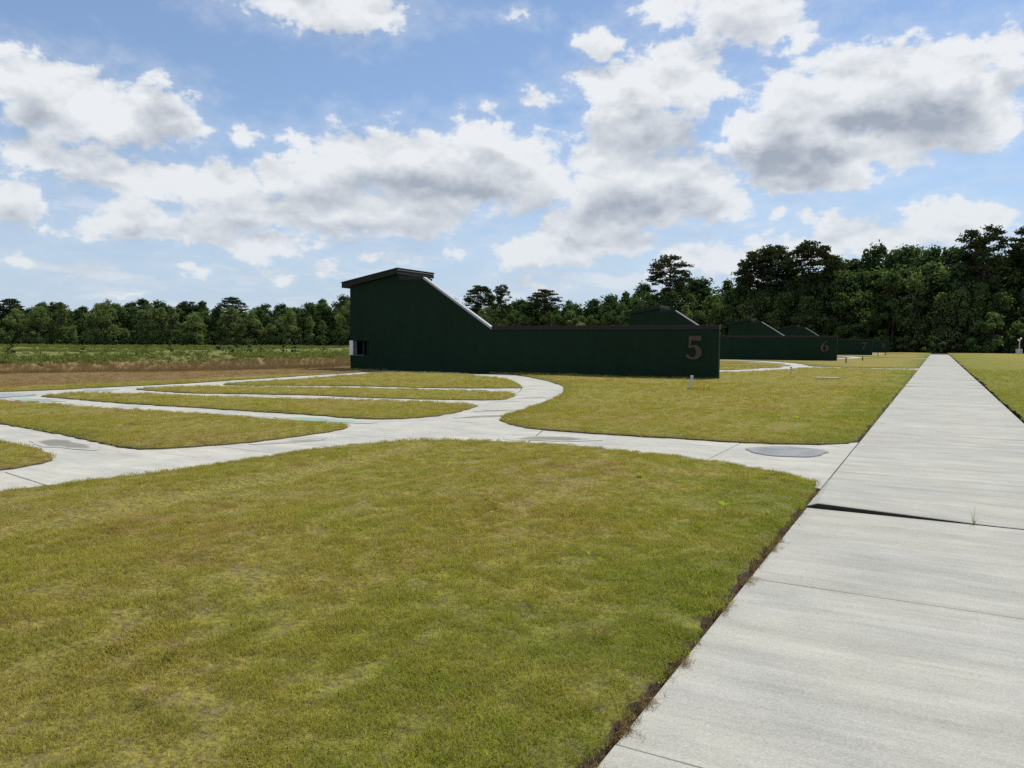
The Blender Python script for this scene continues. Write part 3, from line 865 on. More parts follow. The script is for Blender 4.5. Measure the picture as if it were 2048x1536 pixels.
def build_concrete():
    walk = struct(empty("pavement"), "long straight pale concrete pavement running to the woods")
    js = [-2.3, 0.3, 2.82, 5.33, 7.95, 10.4, 13.05, 15.5, 18.0, 20.55, 23.1]
    while js[-1] < S_END - 2.6:
        js.append(js[-1] + 2.53)
    js.append(S_END)
    for i in range(len(js) - 1):
        y0, y1 = js[i], js[i + 1]
        wide = abs(y0 - 7.95) < 0.01 or abs(y0 - 23.1) < 0.01 or i % 6 == 4
        g = 0.010 if wide else 0.0035
        zt = random.uniform(-0.003, 0.002)
        P = [(SX0, y0 + g), (-0.2, y0 + g), (0.4, y0 + g), (SX1, y0 + g), (SX1, y1), (SX0, y1)]
        T = [zt] * 6
        if abs(y0 - 7.95) < 0.01:           # this slab has heaved along its near left edge
            P = [(SX0, y0 + 0.016), (SX0 + 0.10, y0 + 0.016), (-0.2, y0 + 0.012), (0.4, y0 + 0.012), (SX1, y0 + 0.012), (SX1, y1), (SX0, y1)]
            T = [0.016, 0.052, 0.028, 0.008, 0.0, 0.0, 0.0]
        elif i > 8 and random.random() < 0.3:
            T = [random.uniform(0, 0.016), 0.006, 0.004, random.uniform(0, 0.012), zt, zt]
        slab("concrete_slab", P, walk, M_SIDE, tops=T)
    for k in range(4):
        oy = PITCH * k
        way = struct(empty("curved_path", (0, oy, 0)), ["curved concrete path sweeping round the near field", "curved concrete path of the field at the wall numbered 6",
                                                        "curved concrete path of the field at the wall numbered 7", "curved concrete path of the field at the wall numbered 8"][k])
        ang = [math.asin((y - CY) / R_OUT) for y in (-10.9, -8.6, -6.0, -3.4, -0.8, 1.9, 4.85, 7.88, 10.2)]
        a = ang[-1]
        while a < rad(50.5):
            a += rad(5.35)
            ang.append(min(a, rad(51.8)))
        for i in range(len(ang) - 1):
            t0, t1 = ang[i] + 0.00020, ang[i + 1] - 0.00020
            ts = np.linspace(t0, t1, 6)
            P = [(CX + (R_OUT + 0.10) * math.cos(t), CY + (R_OUT + 0.10) * math.sin(t)) for t in ts] + [(CX + (R_IN + 0.012) * math.cos(t), CY + (R_IN + 0.012) * math.sin(t)) for t in ts[::-1]]
            slab("concrete_slab", P, way, M_PATH, zt=random.uniform(-0.003, 0.002))
        cross = struct(empty("cross_path", (0, oy, 0)), ["short concrete path joining the pavement to the near curved path, with a puddle", "cross path at the field of the wall numbered 6",
                                                         "cross path at the field of the wall numbered 7", "cross path at the field of the wall numbered 8"][k])
        ro = R_OUT + 0.114
        arc = [(CX + math.sqrt(ro ** 2 - (y - CY) ** 2), y) for y in np.linspace(15.0, 6.6, 12)]
        slab("concrete_slab", [(-1.09, 9.05), (-1.09, 13.7), (-1.5, 13.2), (-2.735, 12.72), (-2.735, 10.3), (-1.5, 9.5)], cross, M_PATH)
        slab("concrete_slab", [(-2.75, 10.3), (-2.75, 12.72), (-6.3, 12.62), (-5.6, 10.55)], cross, M_PATH, zt=-0.002)
        slab("concrete_slab", [(-5.615, 10.55), (-6.315, 12.62), (-7.2, 13.2)] + arc + [(-7.75, 9.0), (-6.7, 10.2)], cross, M_PATH, zt=0.001)
        fan = struct(empty("fan_paths", (0, oy, 0)), "narrow concrete paths fanning out inside the curved path")
        yl, yh = -11.0, 34.0
        base = [(CX + R_IN * math.cos(t), CY + R_IN * math.sin(t)) for t in np.linspace(math.asin((yl - CY) / R_IN), math.asin((yh - CY) / R_IN), 40)]
        base = base + [(-26.6, yh), (-25.2, 23.0), (-25.2, yl)]
        lines = [(9.2, 0.0), (13.2, 0.13), (17.2, 0.27), (24.0, 0.45)]
        lines = [(18.4 - a_, -b_) for a_, b_ in lines[:0:-1]] + lines
        for si in range(len(lines) + 1):
            P = base
            if si > 0:
                a_, b_ = lines[si - 1]
                P = clip(P, b_, -1.0, -(a_ + 21 * b_) - 0.004)
            if si < len(lines):
                a_, b_ = lines[si]
                P = clip(P, -b_, 1.0, a_ + 21 * b_ - 0.004)
            for xa, xb in ((-27, -20.5), (-20.5, -16.2), (-16.2, -12.4), (-12.4, -8)):
                Qp = clip(clip(P, -1, 0, -xa - 0.004), 1, 0, xb - 0.004)
                if len(Qp) >= 3:
                    # drop repeated corners
                    R_ = [Qp[0]]
                    for q in Qp[1:]:
                        if math.hypot(q[0] - R_[-1][0], q[1] - R_[-1][1]) > 0.03:
                            R_.append(q)
                    if math.hypot(R_[0][0] - R_[-1][0], R_[0][1] - R_[-1][1]) < 0.03:
                        R_.pop()
                    if len(R_) >= 3:
                        slab("concrete_slab", R_, fan, M_PATH, zt=random.uniform(-0.003, 0.001))


def blob(name, c, rx, ry, rot, z, material, n=44, rough=0.16, seed=0):
    """a thin, irregular sheet lying on the concrete"""
    r = random.Random(seed)
    ph = [r.uniform(0, 6.28) for _ in range(5)]
    vs, wet = [(c[0], c[1], z)], [1.0]
    soft = material not in (M_WATER, M_RIM)
    for f_, w_ in ((0.62, 1.0), (1.0 if not soft else 1.3, 0.0 if soft else 1.0)):
        for i in range(n):
            t = 2 * math.pi * i / n
            k = f_ * (1 + rough * (0.5 * math.sin(2 * t + ph[0]) + 0.35 * math.sin(3 * t + ph[1]) + 0.25 * math.sin(5 * t + ph[2]) + 0.15 * math.sin(9 * t + ph[3])))
            x, y = rx * k * math.cos(t), ry * k * math.sin(t)
            vs.append((c[0] + x * math.cos(rot) - y * math.sin(rot), c[1] + x * math.sin(rot) + y * math.cos(rot), z))
            wet.append(w_)
    fs = [(0, 1 + i, 1 + (i + 1) % n) for i in range(n)] + [(1 + i, 1 + n + i, 1 + n + (i + 1) % n, 1 + (i + 1) % n) for i in range(n)]
    me = mesh(name, vs, fs)
    fattr(me, 'wet', wet)
    return obj(name, me, material)


def build_marks():
    struct(blob("damp_ring", (-1.92, 11.95), 0.585, 0.565, 0.3, 0.0045, M_RIM, rough=0.12, seed=2), "dark damp rim round the puddle on the cross path")
    struct(blob("puddle", (-1.92, 11.95), 0.56, 0.54, 0.3, 0.0085, M_WATER, rough=0.12, seed=2), "shallow oval puddle on the cross path next to the pavement")
    struct(blob("damp_patch", (-5.58, 11.5), 0.52, 0.30, 0.45, 0.0045, M_STAIN, rough=0.3, seed=3), "grey damp patch on the cross path near the curved path")
    struct(blob("damp_patch", (-11.7, 6.95), 0.62, 0.26, -0.15, 0.0045, M_STAIN, rough=0.35, seed=4), "brown damp patch on the path by the front turf island")
    struct(blob("damp_ring", (-23.3, 12.1), 0.98, 0.80, 0.0, 0.0045, M_RIM, rough=0.2, seed=5), "dark rim round the far left puddle")
    struct(blob("puddle", (-23.3, 12.1), 0.92, 0.74, 0.0, 0.0085, M_WATER, rough=0.2, seed=5), "dark puddle at the far left end of the straight path")
    struct(blob("puddle", (-23.4, 15.1), 0.62, 0.40, 0.3, 0.0045, M_WATER, rough=0.25, seed=6), "dark puddle on the straight path by the second turf island")
    struct(blob("green_paint", (-10.95, 11.80), 0.85, 0.27, 0.10, 0.0045, M_TEAL, rough=0.35, seed=7), "worn sea green paint on the narrow path by the near curved path")
    struct(blob("green_paint", (-21.0, 11.75), 0.75, 0.28, 0.0, 0.0045, M_TEAL, rough=0.3, seed=8), "worn sea green paint at the far left end of a narrow path")
    for i, (x, y, rx, ry, s) in enumerate([(-8.2, 14.2, 0.5, 0.16, 11), (-8.75, 15.6, 0.36, 0.12, 12), (-9.9, 19.7, 0.5, 0.2, 13), (-8.6, 9.0, 0.40, 0.12, 14)]):
        struct(blob("damp_patch", (x - 0.35, y, 0), rx, ry, 1.1, 0.0045, M_STAIN if i == 0 else M_DAMP2, rough=0.4, seed=s), "faint damp streak across the near curved path")


M_DAMP2 = m_concrete("faint_damp", 0.405, 'Y', stain=(0.72, 0.71, 0.69))


# ------------------------------------------------------------------ the trap houses and their long walls
WX0, WX1, WY = -29.38, -8.48, 34.05
FIVE = [(395, 318), (658, 318), (645, 424), (452, 406), (442, 518), (500, 500), (560, 508), (620, 545), (655, 595), (670, 655), (655, 722), (612, 770), (560, 795), (490, 802), (430, 795), (380, 775), (333, 742),
        (365, 690), (385, 685), (402, 705), (420, 730), (450, 748), (490, 752), (525, 735), (545, 690), (547, 630), (530, 580), (500, 558), (470, 555), (430, 572), (392, 577)]
FIVE = [[((x - 330) / 340 * 0.74, (802 - y) / 484 * 1.06) for x, y in FIVE]]


def ell(cx_, cy_, rx, ry, n=20, a0=0.0):
    return [(cx_ + rx * math.cos(a0 + 2 * math.pi * i / n), cy_ + ry * math.sin(a0 + 2 * math.pi * i / n)) for i in range(n)]


SIX = [[(.64, 1.06), (.45, 1.02), (.27, .90), (.12, .72), (.03, .52), (.0, .36), (.03, .18), (.13, .06), (.27, .01), (.38, .0), (.53, .03), (.66, .12), (.73, .25), (.73, .40), (.68, .54), (.58, .62), (.46, .65), (.36, .63), (.27, .58),
        (.31, .72), (.40, .85), (.52, .96), (.65, 1.03)], ell(.37, .31, .125, .25)]
SEVEN = [[(.03, 1.06), (.73, 1.06), (.73, .94), (.58, .72), (.46, .46), (.40, .20), (.38, 0), (.14, 0), (.17, .2), (.28, .46), (.43, .70), (.53, .85), (.25, .85), (.14, .82), (.09, .70), (.02, .70)]]
_o = [(.37 + .29 * math.cos(t), .80 + .26 * math.sin(t)) for t in np.linspace(-0.75, math.pi + 0.75, 20)] + [(.37 + .36 * math.cos(t), .30 + .30 * math.sin(t)) for t in np.linspace(math.pi - 0.8, 2 * math.pi + 0.8, 24)]
EIGHT = [_o, ell(.38, .82, .115, .165), ell(.36, .29, .15, .19)]


def roof_z(x):
    return 4.72 + (x - WX0) * (5.30 - 4.72) / (-25.95 - WX0)      # underside of the fascia


def make_house():
    t = empty("trap_house", (0, 0, 0))
    y0, y1 = WY, WY + 0.20
    ox0, ox1, oz0, oz1 = -29.30, -28.02, 0.85, 1.64
    outline = [(WX0, -0.09), (WX1, -0.09), (WX1, 2.22), (-20.06, 2.22), (-24.33, 4.95), (-25.95, 4.95), (-25.95, roof_z(-25.95) - 0.02), (WX0, roof_z(WX0) - 0.02)]
    hole = [(ox0, oz0), (ox0, oz1), (ox1, oz1), (ox1, oz0)]
    obj("front_wall", prism_xz("front_wall", [outline, hole], y0, y1), M_WALL, t)
    # the low wall's end pier, a touch proud
    obj("end_pier", box_me("end_pier", WX1 - 0.02, WX1 + 0.05, y0 - 0.02, y1 + 0.03, -0.09, 2.215, 0.008), M_WALL, t)
    # house body behind the wall
    hx1 = -25.95
    yb = WY + 3.0
    obj("side_wall", prism_yz("side_wall", WX0, WX0 + 0.2, [(y1, -0.09), (yb, -0.09), (yb, roof_z(WX0) - 0.02), (y1, roof_z(WX0) - 0.02)]), M_WALL, t)
    obj("side_wall", prism_yz("side_wall", hx1 - 0.2, hx1, [(y1, -0.09), (yb, -0.09), (yb, roof_z(hx1) - 0.03), (y1, roof_z(hx1) - 0.03)]), M_WALL, t)
    obj("back_wall", prism_xz("back_wall", [[(WX0, -0.09), (hx1, -0.09), (hx1, roof_z(hx1) - 0.03), (WX0, roof_z(WX0) - 0.03)]], yb, yb + 0.2), M_WALL, t)
    # single-pitch roof: deck, fascia boards on the seen sides, metal edge
    fy0, fy1, fx0, fx1 = WY - 0.16, WY + 3.35, WX0 - 0.48, -25.93
    za, zb = roof_z(fx0), roof_z(fx1)
    hgt = 0.29
    rf = obj("roof", roof_deck(fx0 - 0.03, fx1 + 0.03, fy0 - 0.03, fy1 + 0.03, za + hgt, zb + hgt, 0.045), M_ROOF, t)
    obj("fascia", prism_xz("fascia", [[(fx0, za), (fx1, zb), (fx1, zb + hgt - 0.003), (fx0, za + hgt - 0.003)]], fy0, fy0 + 0.04), M_FASCIA, rf)
    obj("fascia", prism_yz("fascia", fx1 - 0.04, fx1, [(fy0 + 0.042, zb - 0.01), (fy1, zb - 0.01), (fy1, zb + hgt - 0.01), (fy0 + 0.042, zb + hgt - 0.01)]), M_FASCIA, rf)
    obj("fascia", prism_yz("fascia", fx0, fx0 + 0.04, [(fy0 + 0.042, za + 0.008), (fy1, za + 0.008), (fy1, za + hgt - 0.01), (fy0 + 0.042, za + hgt - 0.01)]), M_FASCIA, rf)
    obj("drip_edge", box_me("drip_edge", fx1 + 0.001, fx1 + 0.022, fy0, fy1, zb + hgt - 0.075, zb + hgt - 0.055), M_FLASH, rf)
    obj("soffit", roof_deck(fx0 + 0.045, fx1 - 0.045, fy0 + 0.045, fy1 - 0.05, za + 0.04, zb + 0.04, 0.02), M_FASCIA, rf)
    # coping along the low wall, over the slope and over the short level top
    cp = obj("coping", box_me("coping", -20.02, WX1 + 0.06, y0 - 0.035, y1 + 0.035, 2.223, 2.42, 0.006), M_CAP, t)
    obj("coping", box_me("coping", -25.93, -24.32, y0 - 0.03, y1 + 0.03, 4.953, 5.14, 0.006), M_CAP, t)
    sl = [(-24.31, 4.99), (-20.00, 2.235), (-20.00 + 0.056, 2.235 + 0.088), (-24.31 + 0.056, 4.99 + 0.088)]
    obj("slope_flashing", prism_xz("slope_flashing", [sl], y0 - 0.03, y1 + 0.03), M_FLASH, t)  # coping over the slope, coloured pale for the sky it reflects
    # throwing window
    w = obj("window", box_me("window", ox0 + 0.9, ox1 + 0.0, y1 + 0.02, y1 + 1.2, oz0 - 0.1, oz1 + 0.1), M_BLACK, t)
    obj("shutter", box_me("shutter", ox0 - 0.10, ox0 + 0.15, y0 - 0.06, y0 - 0.005, oz0 - 0.01, oz1 + 0.015, 0.004), M_WHITE, w)
    obj("jamb", box_me("jamb", ox0 + 0.16, ox0 + 0.31, y0 + 0.05, y0 + 0.14, oz0 + 0.005, oz1 - 0.005), M_JAMB, w)
    obj("mullion", box_me("mullion", ox0 + 0.72, ox0 + 0.86, y0 + 0.10, y0 + 0.19, oz0 + 0.005, oz1 - 0.005), M_WALL, w)
    obj("sill", box_me("sill", ox0 - 0.03, ox0 + 0.9, y0 - 0.04, y0 + 0.15, oz0 - 0.05, oz0 - 0.002, 0.003), M_JAMB, w)
    return t


def prism_yz(name, x0, x1, loop):
    me = prism_xz(name, [loop], 0.0, 1.0)
    co = np.empty(len(me.vertices) * 3, np.float32)
    me.vertices.foreach_get('co', co)
    c = co.reshape(-1, 3)
    out = np.stack([x0 + (x1 - x0) * c[:, 1], c[:, 0], c[:, 2]], 1)
    me.vertices.foreach_set('co', out.ravel())
    bm = bmesh.new()
    bm.from_mesh(me)
    bmesh.ops.recalc_face_normals(bm, faces=bm.faces)
    bm.to_mesh(me)
    bm.free()
    return me


def roof_deck(x0, x1, y0, y1, z0, z1, th):
    return prism_xz("roof", [[(x0, z0), (x1, z1), (x1, z1 + th), (x0, z0 + th)]], y0, y1)


def copy_tree(o, parent=None):
    c = o.copy()
    COL.objects.link(c)
    if parent is not None:
        c.parent = parent
    for ch in [q for q in bpy.data.objects if q.parent == o and q is not c]:
        copy_tree(ch, c)
    return c


def build_houses():
    first = make_house()
    names = ["dark green trap house whose long low wall carries the large bronze numeral 5",
             "dark green trap house behind, with the numeral 6 at its low wall's end",
             "third dark green trap house, small numeral 7 on its low wall",
             "farthest dark green trap house, numeral 8 near the dark woods"]
    roots = [first] + [copy_tree(first) for _ in range(3)]
    for k, (r, loops) in enumerate(zip(roots, (FIVE, SIX, SEVEN, EIGHT))):
        r.location.y = PITCH * k
        tag(r, names[k], "trap house", "dark green trap houses along the fields")
        lp = [[(-9.90 + x, 0.885 + z) for x, z in q] for q in loops]
        o = obj("numeral", prism_xz("numeral", lp, WY - 0.075, WY - 0.018), M_NUM, r)
        o['label'] = "raised bronze numeral " + "5678"[k]


# ------------------------------------------------------------------ small things on the lawns
def build_small():
    def marker(x, y, h, r, lean, material, label):
        t = empty("marker_post", (x, y, 0.02))
        bm = bmesh.new()
        top = (lean * h, 0.01, h)
        add_tube(bm, (0, 0, -0.12), top, r, r * 0.97, 12)
        obj("pipe", bm_mesh("pipe", bm), material, t)
        bm = bmesh.new()
        add_tube(bm, (top[0] - lean * 0.03, top[1], h - 0.03), (top[0] + lean * 0.015, top[1], h + 0.015), r * 1.25, r * 1.2, 12)
        obj("cap", bm_mesh("cap", bm), M_PVC if material is M_PVC else material, t)
        return tag(t, label, "marker post", "short marker posts in the lawns")
    marker(-7.35, 25.85, 0.47, 0.045, 0.12, M_PVC, "grey white pipe post in front of the numeral 5, nearest the camera")
    marker(-6.6, 41.9, 0.40, 0.045, -0.08, M_PVC, "short grey post beside the bend of the second curved path")
    marker(-6.72, 70.2, 0.46, 0.05, 0.0, M_DARKPOST, "dark short post below the numeral 7")
    marker(-6.38, 82.1, 0.40, 0.06, 0.0, M_DARKPOST, "dark short post right of the numeral 7")
    marker(-7.18, 117.0, 0.46, 0.06, 0.0, M_DARKPOST, "small dark post below the numeral 8")
    marker(-6.69, 125.0, 0.40, 0.06, 0.0, M_DARKPOST, "small dark post right of the numeral 8, the farthest one")
    bm = bmesh.new()
    add_box(bm, -0.52, 0.52, -0.11, 0.11, 0.0, 0.075, 0.006)
    o = obj("plank", bm_mesh("plank", bm), M_TIMBER)
    o.location = (-4.31, 37.05, 0.05)
    o.rotation_euler = (0.02, 0.01, 0.55)
    tag(o, "pale weathered plank lying flat in the middle lawn", "plank")
    # utility box with its pole at the edge of the right-hand woods
    t = empty("utility_box", (13.55, 175.0, -0.09))
    t.rotation_euler = (0, 0, -0.3)
    obj("cabinet", box_me("cabinet", -0.52, 0.52, -0.25, 0.25, 0.12, 1.02, 0.02), M_BOX, t)
    obj("door_panel", box_me("door_panel", -0.26, 0.26, -0.275, -0.252, 0.16, 0.96, 0.006), M_PVC, t)
    obj("plinth", box_me("plinth", -0.56, 0.56, -0.29, 0.29, 0.0, 0.118), M_PATH, t)
    bm = bmesh.new()
    add_tube(bm, (-0.05, 0.33, 0.0), (-0.05, 0.33, 2.6), 0.11, 0.10, 10)
    obj("pole", bm_mesh("pole", bm), M_BOX, t)
    bm = bmesh.new()
    add_tube(bm, (-0.05, 0.33, 2.5), (-0.28, 0.2, 2.85), 0.10, 0.15, 10)
    add_tube(bm, (-0.05, 0.33, 2.5), (0.22, 0.2, 3.1), 0.08, 0.15, 10)
    obj("floodlight", bm_mesh("floodlight", bm), M_WHITE, t)
    tag(t, "pale grey utility box with a pole at the edge of the woods", "utility box")
    # grass sprig in the heaved joint
    vs, fs = [], []
    for i in range(11):
        a, ln, h = random.uniform(0, 6.28), random.uniform(0.02, 0.12), random.uniform(0.10, 0.27)
        if i > 5:
            ln, h = random.uniform(0.08, 0.2), random.uniform(0.03, 0.12)
        n0 = len(vs)
        w = 0.0026
        px, py = math.cos(a + 1.57) * w, math.sin(a + 1.57) * w
        for k, tt in enumerate((0, 0.5, 1.0)):
            x, y, z = math.cos(a) * ln * tt ** 1.6, math.sin(a) * ln * tt ** 1.6, h * tt
            ww = 1 - tt * 0.9
            vs += [(x + px * ww, y + py * ww, z), (x - px * ww, y - py * ww, z)]
        fs += [(n0, n0 + 1, n0 + 3, n0 + 2), (n0 + 2, n0 + 3, n0 + 5, n0 + 4)]
    me = mesh("grass_sprig", vs, fs)
    fattr(me, 'tone', [0.5] * len(vs))
    o = obj("grass_sprig", me, M_LEAF_PALE)
    o.location = (0.33, 7.955, -0.01)
    o.scale = (0.75, 0.75, 0.75)
    tag(o, "thin grass sprig growing out of the pavement's open joint", "weed")
    # broad-leaved weeds
    WEEDS = [(-2.95, 8.4, 0.075), (-1.73, 7.28, 0.075), (-3.48, 5.94, 0.040), (-4.49, 8.35, 0.042), (-2.22, 6.89, 0.034), (-2.17, 5.1, 0.036), (-2.05, 5.02, 0.034), (-2.99, 4.88, 0.03), (-4.49, 2.56, 0.036),
             (-4.1, 2.92, 0.026), (-1.3, 7.21, 0.038), (-3.41, 17.59, 0.085), (-2.89, 16.87, 0.07), (-2.51, 16.87, 0.11), (-3.38, 15.63, 0.07), (-2.88, 14.7, 0.065), (-17.58, 9.94, 0.08), (-3.25, 4.25, 0.028),
             (-5.56, 20.77, 0.08), (-4.39, 4.8, 0.028)]
    LAB = ["bright yellow green weed with several leaves below the damp patch on the cross path", "bright yellow green weed in the front lawn, nearest the heaved pavement joint",
           None, None, None, "left of two small bright weeds side by side in the front lawn", "right of two small bright weeds side by side in the front lawn", None, "single lime green leaf weed at the far left of the front lawn"]
    rest = {}
    for i, (x, y, s) in enumerate(WEEDS):
        t = empty("weed", (x, y, 0.055), random.uniform(0, 6.28))
        for k in range(5 if s > 0.06 else 4):
            a = k * 2.4 + random.uniform(-0.4, 0.4)
            tl = random.uniform(0.25, 0.9)
            L = s * random.uniform(0.6, 1.0)
            w = L * 0.34
            ca, sa = math.cos(a), math.sin(a)
            pr = [(0, 0, 0), (0.45, w / L, 0.35), (0.5, 0, 0.28), (0.45, -w / L, 0.35), (1.0, 0, 0.42)]
            vv = []
            for u, v_, z in pr:
                r_, zz = u * L * math.cos(tl), L * (u * math.sin(tl) + 0.25 * z * 0.4) + 0.012
                vv.append((r_ * ca - v_ * L * sa, r_ * sa + v_ * L * ca, zz))
            me = mesh("leaf", vv, [(0, 2, 1), (0, 3, 2), (1, 2, 4), (2, 3, 4)])
            fattr(me, 'tone', [0.3 + 0.7 * random.random()] * 5)
            obj("leaf", me, M_WEED, t)
        zone = "front lawn" if y < 11 and x > -9 else "middle lawn" if x > -9 else "front turf island"
        tag(t, LAB[i] if i < len(LAB) and LAB[i] else "bright weed in the front turf island", "weed", "bright weeds in the lawns")
        if not (i < len(LAB) and LAB[i]) and x > -9:
            rest.setdefault(zone, []).append((column(x, y), t))
    for zone, L in rest.items():
        L.sort(key=lambda q: q[0])
        for i, (u, t) in enumerate(L):
            t['label'] = "%s small bright weeds scattered in the %s" % (ordinal(i, len(L)), zone)
    # heaps of raked dead grass
    HEAPS = [(-3.62, 2.42, 0.10, "pale straw tuft of dead grass at the left of the front lawn"), (-8.0, 4.22, 0.20, "reddish dead grass heap at the left edge of the front lawn by the curved path"),
             (-2.34, 4.97, 0.06, "small dark dead tuft near two bright weeds"), (-1.50, 3.74, 0.10, "pale dead runner beside the pavement edge"), (-4.56, 3.67, 0.09, "dead grass tuft on a mown ridge"),
             (-2.98, 2.10, 0.08, "dead grass tuft low in the front lawn"), (-3.28, 2.50, 0.07, "dead grass tuft on the ridge of the front lawn, near its bottom")]
    for x, y, r, lab in HEAPS:
        vs, fs, tn = [], [], []
        for i in range(34):
            a = random.uniform(0, 6.28)
            q = abs(random.gauss(0, 0.5)) * r
            bx, by = math.cos(a) * q, math.sin(a) * q
            d2, L = random.uniform(0, 6.28), random.uniform(0.02, 0.06)
            h = random.uniform(0.003, 0.022)
            w = 0.0018
            n0 = len(vs)
            for k, tt in enumerate((0, 0.5, 1)):
                xx, yy, zz = bx + math.cos(d2) * L * tt, by + math.sin(d2) * L * tt, 0.01 + h * math.sin(tt * 2.4)
                vs += [(xx - math.sin(d2) * w, yy + math.cos(d2) * w, zz), (xx + math.sin(d2) * w, yy - math.cos(d2) * w, zz)]
            v_ = random.random()
            tn += [v_] * 6
            fs += [(n0, n0 + 1, n0 + 3, n0 + 2), (n0 + 2, n0 + 3, n0 + 5, n0 + 4)]
        me = mesh("dead_grass_clump", vs, fs)
        fattr(me, 'tone', tn)
        o = obj("dead_grass_clump", me, M_STRAW)
        o.location = (x, y, 0.062)
        tag(o, lab, "dead grass")

# ------------------------------------------------------------------ blades, tufts and weeds that nobody could count
def tuft_mesh(name, n, radius, h0, h1, width, lean, seed, material, seg=2, tone=None):
    r = random.Random(seed)
    vs, fs, tn = [], [], []
    for _ in range(n):
        a, q = r.uniform(0, 6.2832), radius * math.sqrt(r.random())
        bx, by = q * math.cos(a), q * math.sin(a)
        d = r.uniform(0, 6.2832)
        h = r.uniform(h0, h1)
        ln = h * abs(r.gauss(lean, lean * 0.6))
        w = width * r.uniform(0.7, 1.25)
        f = d + r.uniform(0.9, 2.2)
        wx, wy = math.cos(f) * w / 2, math.sin(f) * w / 2
        n0 = len(vs)
        mx, my = bx + math.cos(d) * ln * 0.35, by + math.sin(d) * ln * 0.35
        tx, ty = bx + math.cos(d) * ln, by + math.sin(d) * ln
        vs += [(bx - wx, by - wy, -0.004), (bx + wx, by + wy, -0.004), (mx - wx * .8, my - wy * .8, h * .6), (mx + wx * .8, my + wy * .8, h * .6), (tx, ty, h)]
        fs += [(n0, n0 + 1, n0 + 3, n0 + 2), (n0 + 2, n0 + 3, n0 + 4)]
        t = r.random() if tone is None else tone(r)
        tn += [t * 0.9, t * 0.9, t, t, t]
    me = mesh(name, vs, fs)
    fattr(me, 'tone', tn)
    me.materials.append(material)
    return me


def clump_mesh(name, n, radius, height, size, seed, material):
    """a rounded weed clump of leaf faces"""
    r = np.random.default_rng(seed)
    c = np.stack([r.normal(0, 0.42, n) * radius, r.normal(0, 0.42, n) * radius, np.abs(r.normal(0.35, 0.28, n)) * height], 1)
    vs, fs = leaf_quads(c, r.normal(0, 1, (n, 3)) + (0, 0, 0.5), size * r.uniform(0.6, 1.3, n), r)
    me = mesh(name, vs, fs)
    fattr(me, 'tone', np.repeat(r.random(n), 4))
    me.materials.append(material)
    return me


def scatter_group():
    g = bpy.data.node_groups.new("scatter", 'GeometryNodeTree')
    g.interface.new_socket("Geometry", in_out='INPUT', socket_type='NodeSocketGeometry')
    g.interface.new_socket("Source", in_out='INPUT', socket_type='NodeSocketCollection')
    g.interface.new_socket("Geometry", in_out='OUTPUT', socket_type='NodeSocketGeometry')
    gi, go = g.nodes.new('NodeGroupInput'), g.nodes.new('NodeGroupOutput')
    ci = g.nodes.new('GeometryNodeCollectionInfo')
    ci.inputs['Separate Children'].default_value = True
    ci.inputs['Reset Children'].default_value = True
    g.links.new(gi.outputs['Source'], ci.inputs['Collection'])
    def attr(nm, dt):
        a = g.nodes.new('GeometryNodeInputNamedAttribute')
        a.data_type = dt
        a.inputs['Name'].default_value = nm
        return a.outputs['Attribute']
    e2r = g.nodes.new('FunctionNodeEulerToRotation')
    g.links.new(attr('rot', 'FLOAT_VECTOR'), e2r.inputs[0])
    ip = g.nodes.new('GeometryNodeInstanceOnPoints')
    g.links.new(gi.outputs['Geometry'], ip.inputs['Points'])
    g.links.new(ci.outputs[0], ip.inputs['Instance'])
    ip.inputs['Pick Instance'].default_value = True
    g.links.new(attr('pick', 'INT'), ip.inputs['Instance Index'])
    g.links.new(e2r.outputs[0], ip.inputs['Rotation'])
    g.links.new(attr('size', 'FLOAT'), ip.inputs['Scale'])
    g.links.new(ip.outputs[0], go.inputs[0])
    return g


SCATTER = None


def scatter(name, label, pts, sizes, meshes, tilt=0.12, stuff=True):
    global SCATTER
    if SCATTER is None:
        SCATTER = scatter_group()
    n = len(pts)
    src = bpy.data.collections.new(name + "_source")
    for i, me in enumerate(meshes):
        src.objects.link(bpy.data.objects.new("%s_%02d" % (me.name, i), me))
    me = bpy.data.meshes.new(name)
    me.vertices.add(n)
    me.vertices.foreach_set('co', np.asarray(pts, np.float32).ravel())
    a = me.attributes.new('rot', 'FLOAT_VECTOR', 'POINT')
    a.data.foreach_set('vector', np.stack([RNG.normal(0, tilt, n), RNG.normal(0, tilt, n), RNG.uniform(0, 6.2832, n)], 1).astype(np.float32).ravel())
    fattr(me, 'size', sizes)
    a = me.attributes.new('pick', 'INT', 'POINT')
    a.data.foreach_set('value', RNG.integers(0, len(meshes), n).astype(np.int32))
    o = obj(name, me)
    md = o.modifiers.new("scatter", 'NODES')
    md.node_group = SCATTER
    for it in SCATTER.interface.items_tree:
        if it.in_out == 'INPUT' and it.name == 'Source':
            md[it.identifier] = src
    o['kind'] = 'stuff'
    o['label'] = label
    return o


HEAD = math.atan2(-0.48288, 0.87402)        # camera heading, from +y towards +x


def wedge(d0, d1, per_m2, half=40.0):
    """random ground points around the standing place, between two distances"""
    hw = rad(half)
    n = int(per_m2 * hw * (d1 * d1 - d0 * d0))
    d = np.sqrt(RNG.uniform(d0 * d0, d1 * d1, n))
    a = HEAD + RNG.uniform(-hw, hw, n)
    return d * np.sin(a), d * np.cos(a), d


